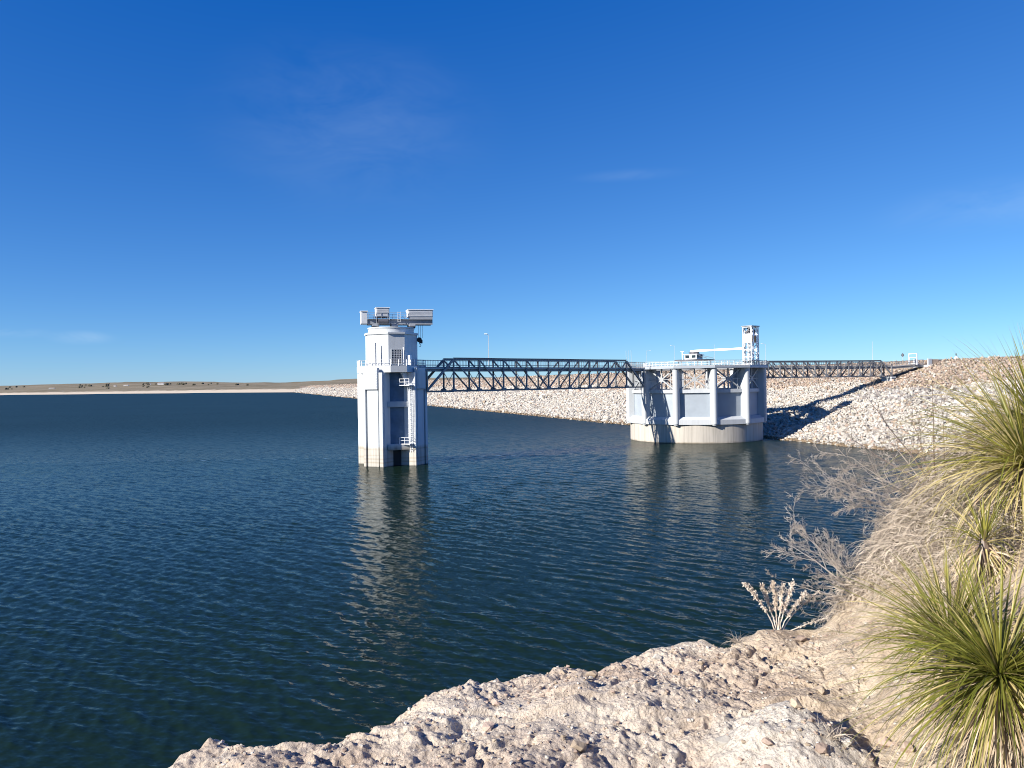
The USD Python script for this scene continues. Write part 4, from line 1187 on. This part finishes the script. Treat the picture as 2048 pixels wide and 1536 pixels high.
def blade(base, dirn, length, width, droop, twist=0.0, n=8, fold=.35):
    """A stiff narrow leaf: a shallow V in section, tapering to a point, bending by its own weight."""
    p = np.array(base, float); d = np.array(dirn, float); d /= np.linalg.norm(d)
    pts, rows = [p.copy()], []
    st = length / n
    for k in range(n):
        d = d + np.array([0, 0, -droop]) * (k + 1) / n * (2.0 / n)
        d /= np.linalg.norm(d)
        p = p + d * st; pts.append(p.copy())
    pts = np.array(pts)
    t = np.gradient(pts, axis=0); t /= np.linalg.norm(t, axis=1, keepdims=True)
    s = np.cross(t, [0, 0, 1.0]); s /= np.linalg.norm(s, axis=1, keepdims=True) + 1e-9
    u = np.cross(s, t)
    c, sn = math.cos(twist), math.sin(twist)
    s, u = s * c + u * sn, u * c - s * sn
    w = width * np.array([1.25 if k == 0 else (1 - (k / n) ** 2.2) for k in range(n + 1)])[:, None] / 2
    w[-1] = width * .02
    v = np.stack([pts - s * w + u * w * fold, pts - u * w * fold * .2, pts + s * w + u * w * fold], 1).reshape(-1, 3)
    f = []
    for k in range(n):
        for e in (0, 1):
            a = 3 * k + e; f.append([a, a + 1, a + 4, a + 3])
    return v, np.array(f)


def yucca(loc, seed, label, live, dead, length, elev=(-.25, 1.35), lean=(0, 0, 0), width=.009, straw=.2, extra=0):
    g = np.random.default_rng(seed)
    o = thing('yucca', label, 'yucca plant', loc)
    part(o, 'stem', MB().tube([[0, 0, -.3], [0, 0, -.05], [0, 0, .03]], [.035, .035, .015], 9), 'dark_twig')
    for k in range(live):
        f = (k + .5) / live
        az = k * 2.39996 + g.normal(0, .15)
        el = elev[1] + (elev[0] - elev[1]) * f ** .75 + g.normal(0, .1)
        d = np.array([math.cos(el) * math.cos(az), math.cos(el) * math.sin(az), math.sin(el)]) + np.array(lean) * g.uniform(.4, 1)
        L = length * g.uniform(.72, 1.08) * (.75 + .25 * math.sin(min(1, f * 1.6) * PI / 2))
        droop = g.uniform(.2, 1.0) * (.4 + .9 * f)
        if g.random() < .09: droop = droop * 3 + 1.2              # a bent leaf
        b = np.array([math.cos(az), math.sin(az), 0]) * .03 * g.random() + [0, 0, .05 * (1 - f) - .02]
        part(o, 'leaf', blade(b, d, L, width * g.uniform(.75, 1.2), droop, g.normal(0, .35)), 'yucca_straw' if g.random() < straw * (.4 + 1.2 * f) else 'yucca_green')
    ex = MB()
    for k in range(extra):                                         # the smaller leaves between the large ones
        az, el = g.uniform(0, 2 * PI), g.uniform(-.4, 1.1)
        d = np.array([math.cos(el) * math.cos(az), math.cos(el) * math.sin(az), math.sin(el)]) + np.array(lean) * .7
        ex.add(*blade([.03 * math.cos(az), .03 * math.sin(az), 0], d, length * g.uniform(.5, .95), width * g.uniform(.5, .9), g.uniform(.4, 1.9), g.normal(0, .5), n=6))
    if extra: part(o, 'small_leaves', ex, 'yucca_green', kind='stuff')
    for k in range(dead):
        az = g.uniform(0, 2 * PI); el = g.uniform(-1.0, .05)
        d = np.array([math.cos(el) * math.cos(az), math.cos(el) * math.sin(az), math.sin(el)])
        part(o, 'dead_leaf', blade([.04 * math.cos(az), .04 * math.sin(az), g.uniform(-.16, -.02)], d, length * g.uniform(.45, .8), width * g.uniform(.6, 1.0), g.uniform(.8, 2.2), g.normal(0, .6)), 'yucca_dead' if g.random() < .7 else 'yucca_straw')
    return o


yucca(at_depth(1998, 1350, 3.0), 1, 'large green yucca with radiating narrow leaves, lowest at the right edge', 295, 230, .70, elev=(-.35, 1.3), lean=(-.12, 0, -.02), width=.0085, extra=240)
yucca(at_depth(1900, 1290, 3.5), 2, 'upright green yucca tuft just behind the large lowest one', 190, 50, .54, elev=(.35, 1.4), lean=(-.25, 0, .1), straw=.35, extra=120)
yucca(at_depth(1966, 1080, 3.95), 3, 'half dead yucca with a skirt of pale drooping leaves on the bank', 60, 150, .36, elev=(.25, 1.4), lean=(-.2, 0, 0), width=.008)
yucca(at_depth(2052, 925, 4.3), 4, 'tall yellowish yucca highest on the bank at the right edge', 290, 120, .86, elev=(-.25, 1.35), lean=(-.18, 0, .05), width=.009, straw=.6, extra=240)
yucca(at_depth(2075, 850, 4.7), 6, 'yellow green yucca behind the tallest one, its leaves rising into the sky', 230, 60, .78, elev=(-.1, 1.45), lean=(-.2, 0, .1), width=.0095, straw=.5)
yucca(at_depth(2085, 1130, 4.0), 5, 'straw coloured yucca cut by the right edge of the picture between two others', 120, 110, .55, elev=(-.1, 1.3), width=.009, straw=.75)


def grass(name, label, spots, blades, length, width, matn, seed, up=.7, spread=.7, cat='dry grass', droop=(.3, 1.8), tangle=0):
    """spots: (x, y, radius) patches; curved blades rooted on the ground, joined: nobody could count them."""
    g = np.random.default_rng(seed)
    mb = MB()
    for x, y, r, nb in spots:
        for k in range(int(blades * nb)):
            a, rr = g.uniform(0, 2 * PI), r * math.sqrt(g.random())
            q = np.array([x + rr * math.cos(a), y + rr * math.sin(a), 0]); q[2] = gz(q[0], q[1]) - .01
            b = g.uniform(0, 2 * PI)
            d = [spread * math.cos(b), spread * math.sin(b), up + g.uniform(-.4, .4)]
            if tangle and g.random() < tangle:                       # broken stems lying across the others
                q[2] += g.uniform(.02, .17); d[2] = g.uniform(-.35, .5)
            v, f = blade(q, d, length * g.uniform(.45, 1.15), width * g.uniform(.6, 1.2), g.uniform(*droop), g.normal(0, .8), n=4, fold=.1)
            mb.add(v, f)
    o = part(None, name, mb, matn)
    tag(o, label, cat, kind='stuff')


PATCH = []
gp = np.random.default_rng(17)
for px, py, dep in ((1930, 905, 5.4), (1985, 880, 5.3), (1900, 935, 5.5), (2025, 870, 5.3), (1960, 930, 5.0), (1735, 1150, 5.3), (1790, 1060, 5.4), (1840, 1000, 5.5), (1760, 1120, 5.1), (1800, 1060, 5.2), (1850, 1020, 5.2), (1900, 980, 5.2), (1830, 1110, 4.8), (1880, 1060, 4.8), (1940, 1010, 5.0), (1990, 980, 5.0), (1890, 1140, 4.4), (1950, 1160, 4.2), (2020, 1120, 4.3), (2030, 1020, 4.8)):
    q = at_depth(px, py, dep)
    PATCH.append((q[0], q[1], .28, 1.0))
grass('dry_grass', 'tangled mass of dry greyish grass covering the bank under the yuccas', PATCH, 860, .19, .0052, 'dry_grass', 5, up=.7, spread=1.0, droop=(.1, 3.0), tangle=.6)
PATCH2 = []
for px, py in ((1700, 1245), (1690, 1300), (1720, 1330), (1760, 1260), (1800, 1250), (1840, 1420), (1790, 1390)):
    q = on_ground(px, py); PATCH2.append((q[0], q[1], .13, 1.0))
grass('thin_grass', 'thin straw coloured grass at the foot of the bank beside the ledge', PATCH2, 45, .17, .0038, 'dry_grass', 6, up=.6, spread=.8)
for k, (px, py, lab) in enumerate(((1660, 1475, 'small brown grass tuft low on the sandy bank, nearest the bottom edge'), (1620, 1335, 'flat dark tuft of dry grass on the ledge below the bare shrub'), (1700, 1232, 'dark twiggy tuft at the ledge corner where the bank begins'), (1478, 1278, 'small grey grass tuft hanging over the ledge edge left of the pale stalks'))):
    q = on_ground(px, py) if k < 2 else at_z(px, py + 6, LEDGE - .01)
    g = np.random.default_rng(800 + k)
    o = thing('grass_tuft', lab, 'grass tuft', q)
    mb = MB()
    for i in range(90):
        b = g.uniform(0, 2 * PI); c = g.uniform(.3, 1.3)
        v, f = blade([g.normal(0, .015), g.normal(0, .015), -.01], [math.cos(b), math.sin(b), c if k != 1 else .15], g.uniform(.05, .15) * (1.5 if k == 2 else 1), .0022, g.uniform(.2, 1.6), g.normal(0, .8), n=4, fold=.1)
        mb.add(v, f)
    part(o, 'blades', mb, 'dry_grass' if k != 2 else 'dark_twig', kind='stuff')


def branch(mb, twigs, p, d, L, r, g, depth, up=.1, wig=.22):
    """One wandering branch with side shoots; thick ones go to mb, fine ones to twigs."""
    n = 7
    pts, rad = [np.array(p)], [r]
    d = np.array(d, float) / np.linalg.norm(d)
    kids = []
    for k in range(n):
        d = d + g.normal(0, wig, 3) * .55 + [0, 0, up * .12]
        d /= np.linalg.norm(d)
        pts.append(pts[-1] + d * L / n); rad.append(r * (1 - .8 * (k + 1) / n))
        if depth > 0 and k >= 1:
            for _ in range(1 if g.random() < .75 else 2):
                side = np.cross(d, g.normal(size=3)); side /= np.linalg.norm(side)
                kids.append((pts[-1], d * .75 + side * g.uniform(.5, .95), L * g.uniform(.28, .52) * (1 - .05 * k), rad[-1] * .65))
    (mb if depth >= 2 else twigs).tube(pts, np.maximum(rad, .0011), 5 if depth >= 2 else 3, cap=False)
    for q, dd, l, rr in kids:
        branch(mb, twigs, q, dd, l, rr, g, depth - 1, up, wig)


def bare_shrub(label, root, shoots, seed, matn, depth=3, wig=.16):
    """shoots: the picture points where the main branches end, with the depth of each."""
    g = np.random.default_rng(seed)
    root = np.array(root)
    o = thing('bare_shrub', label, 'shrub', root)
    for px, py, dep, r in shoots:
        e = at_depth(px, py, dep) - root
        mb, tw = MB(), MB()
        branch(mb, tw, [0, 0, 0], e + g.normal(0, .03, 3), np.linalg.norm(e), r, g, depth, .0, wig)
        b = part(o, 'branch', mb, matn)
        part(b, 'twigs', tw, matn, kind='stuff')


bare_shrub('grey leafless shrub leaning left over the water beside the pale stalks', at_depth(1745, 1215, 5.15), [(1562, 1150, 5.3, .007), (1580, 1100, 5.5, .008), (1620, 1040, 5.5, .008), (1665, 1035, 5.6, .007), (1640, 1200, 5.1, .006), (1700, 1080, 5.4, .006), (1610, 1175, 5.2, .006), (1600, 1110, 5.3, .007)], 21, 'grey_twig')
bare_shrub('grey leafless shrub spreading over the water above the other grey one, below the far rocks', at_depth(1890, 1030, 5.45), [(1650, 930, 5.9, .009), (1640, 985, 5.8, .009), (1760, 880, 6.0, .008), (1720, 960, 5.8, .007), (1690, 1040, 5.7, .006), (1690, 1000, 5.7, .007), (1710, 915, 5.9, .008)], 22, 'grey_twig')
bare_shrub('dark bare stems rising left of the tallest yucca in front of the riprap', at_depth(1885, 1000, 5.3), [(1795, 775, 5.6, .008), (1775, 815, 5.6, .007), (1850, 770, 5.5, .007), (1735, 850, 5.7, .007), (1905, 800, 5.4, .006)], 23, 'dark_twig', depth=2)


def stalk_plant():
    g = np.random.default_rng(31)
    root = at_z(1556, 1276, LEDGE - .02)
    o = thing('dead_stalks', 'pale dead plant of fuzzy seed stalks growing at the ledge edge', 'dead plant', root)
    y = root[1]
    for px, py, curve in ((1488, 1165, .05), (1524, 1168, .04), (1546, 1163, .02), (1566, 1168, .01), (1588, 1166, -.03), (1612, 1184, -.05), (1640, 1180, -.06), (1655, 1235, -.04)):
        e = at_depth(px, py, y + g.normal(0, .05)) - root
        n = 12
        pts = np.array([e * t + np.array([-.12 * e[0] * math.sin(t * PI), 0, 0]) + [g.normal(0, .003), 0, 0] for t in np.linspace(0, 1, n)])
        st = part(o, 'stalk', MB().tube(pts, np.linspace(.0045, .0018, n), 6), 'pale_stalk')
        hd = MB()
        seeds = 210 if px < 1630 else 50
        for k in range(seeds):
            t = g.uniform(.32, 1.0) ** .65
            c = np.array([np.interp(t * (n - 1), np.arange(n), pts[:, a]) for a in range(3)])
            w, h = g.uniform(.003, .0065), g.uniform(.006, .015)
            v, f = blade(c + g.normal(0, .003 + .004 * t, 3), g.normal(0, 1, 3) + [0, 0, .9], g.uniform(.009, .021), g.uniform(.005, .010), g.uniform(0, 2), g.normal(0, 1), n=3, fold=.5)
            hd.add(v, f)
        part(st, 'seed_heads', hd, 'pale_stalk', kind='stuff')
        if px < 1630:
            sp = MB()
            for k in range(9):
                c = pts[int(g.integers(3, n - 2))]; dd = np.array([g.normal(0, 1), g.normal(0, .6), .9]); dd /= np.linalg.norm(dd)
                sp.tube([c, c + dd * g.uniform(.015, .04)], [.0013, .001], 3, cap=False)
            part(st, 'side_shoots', sp, 'pale_stalk', kind='stuff')


stalk_plant()
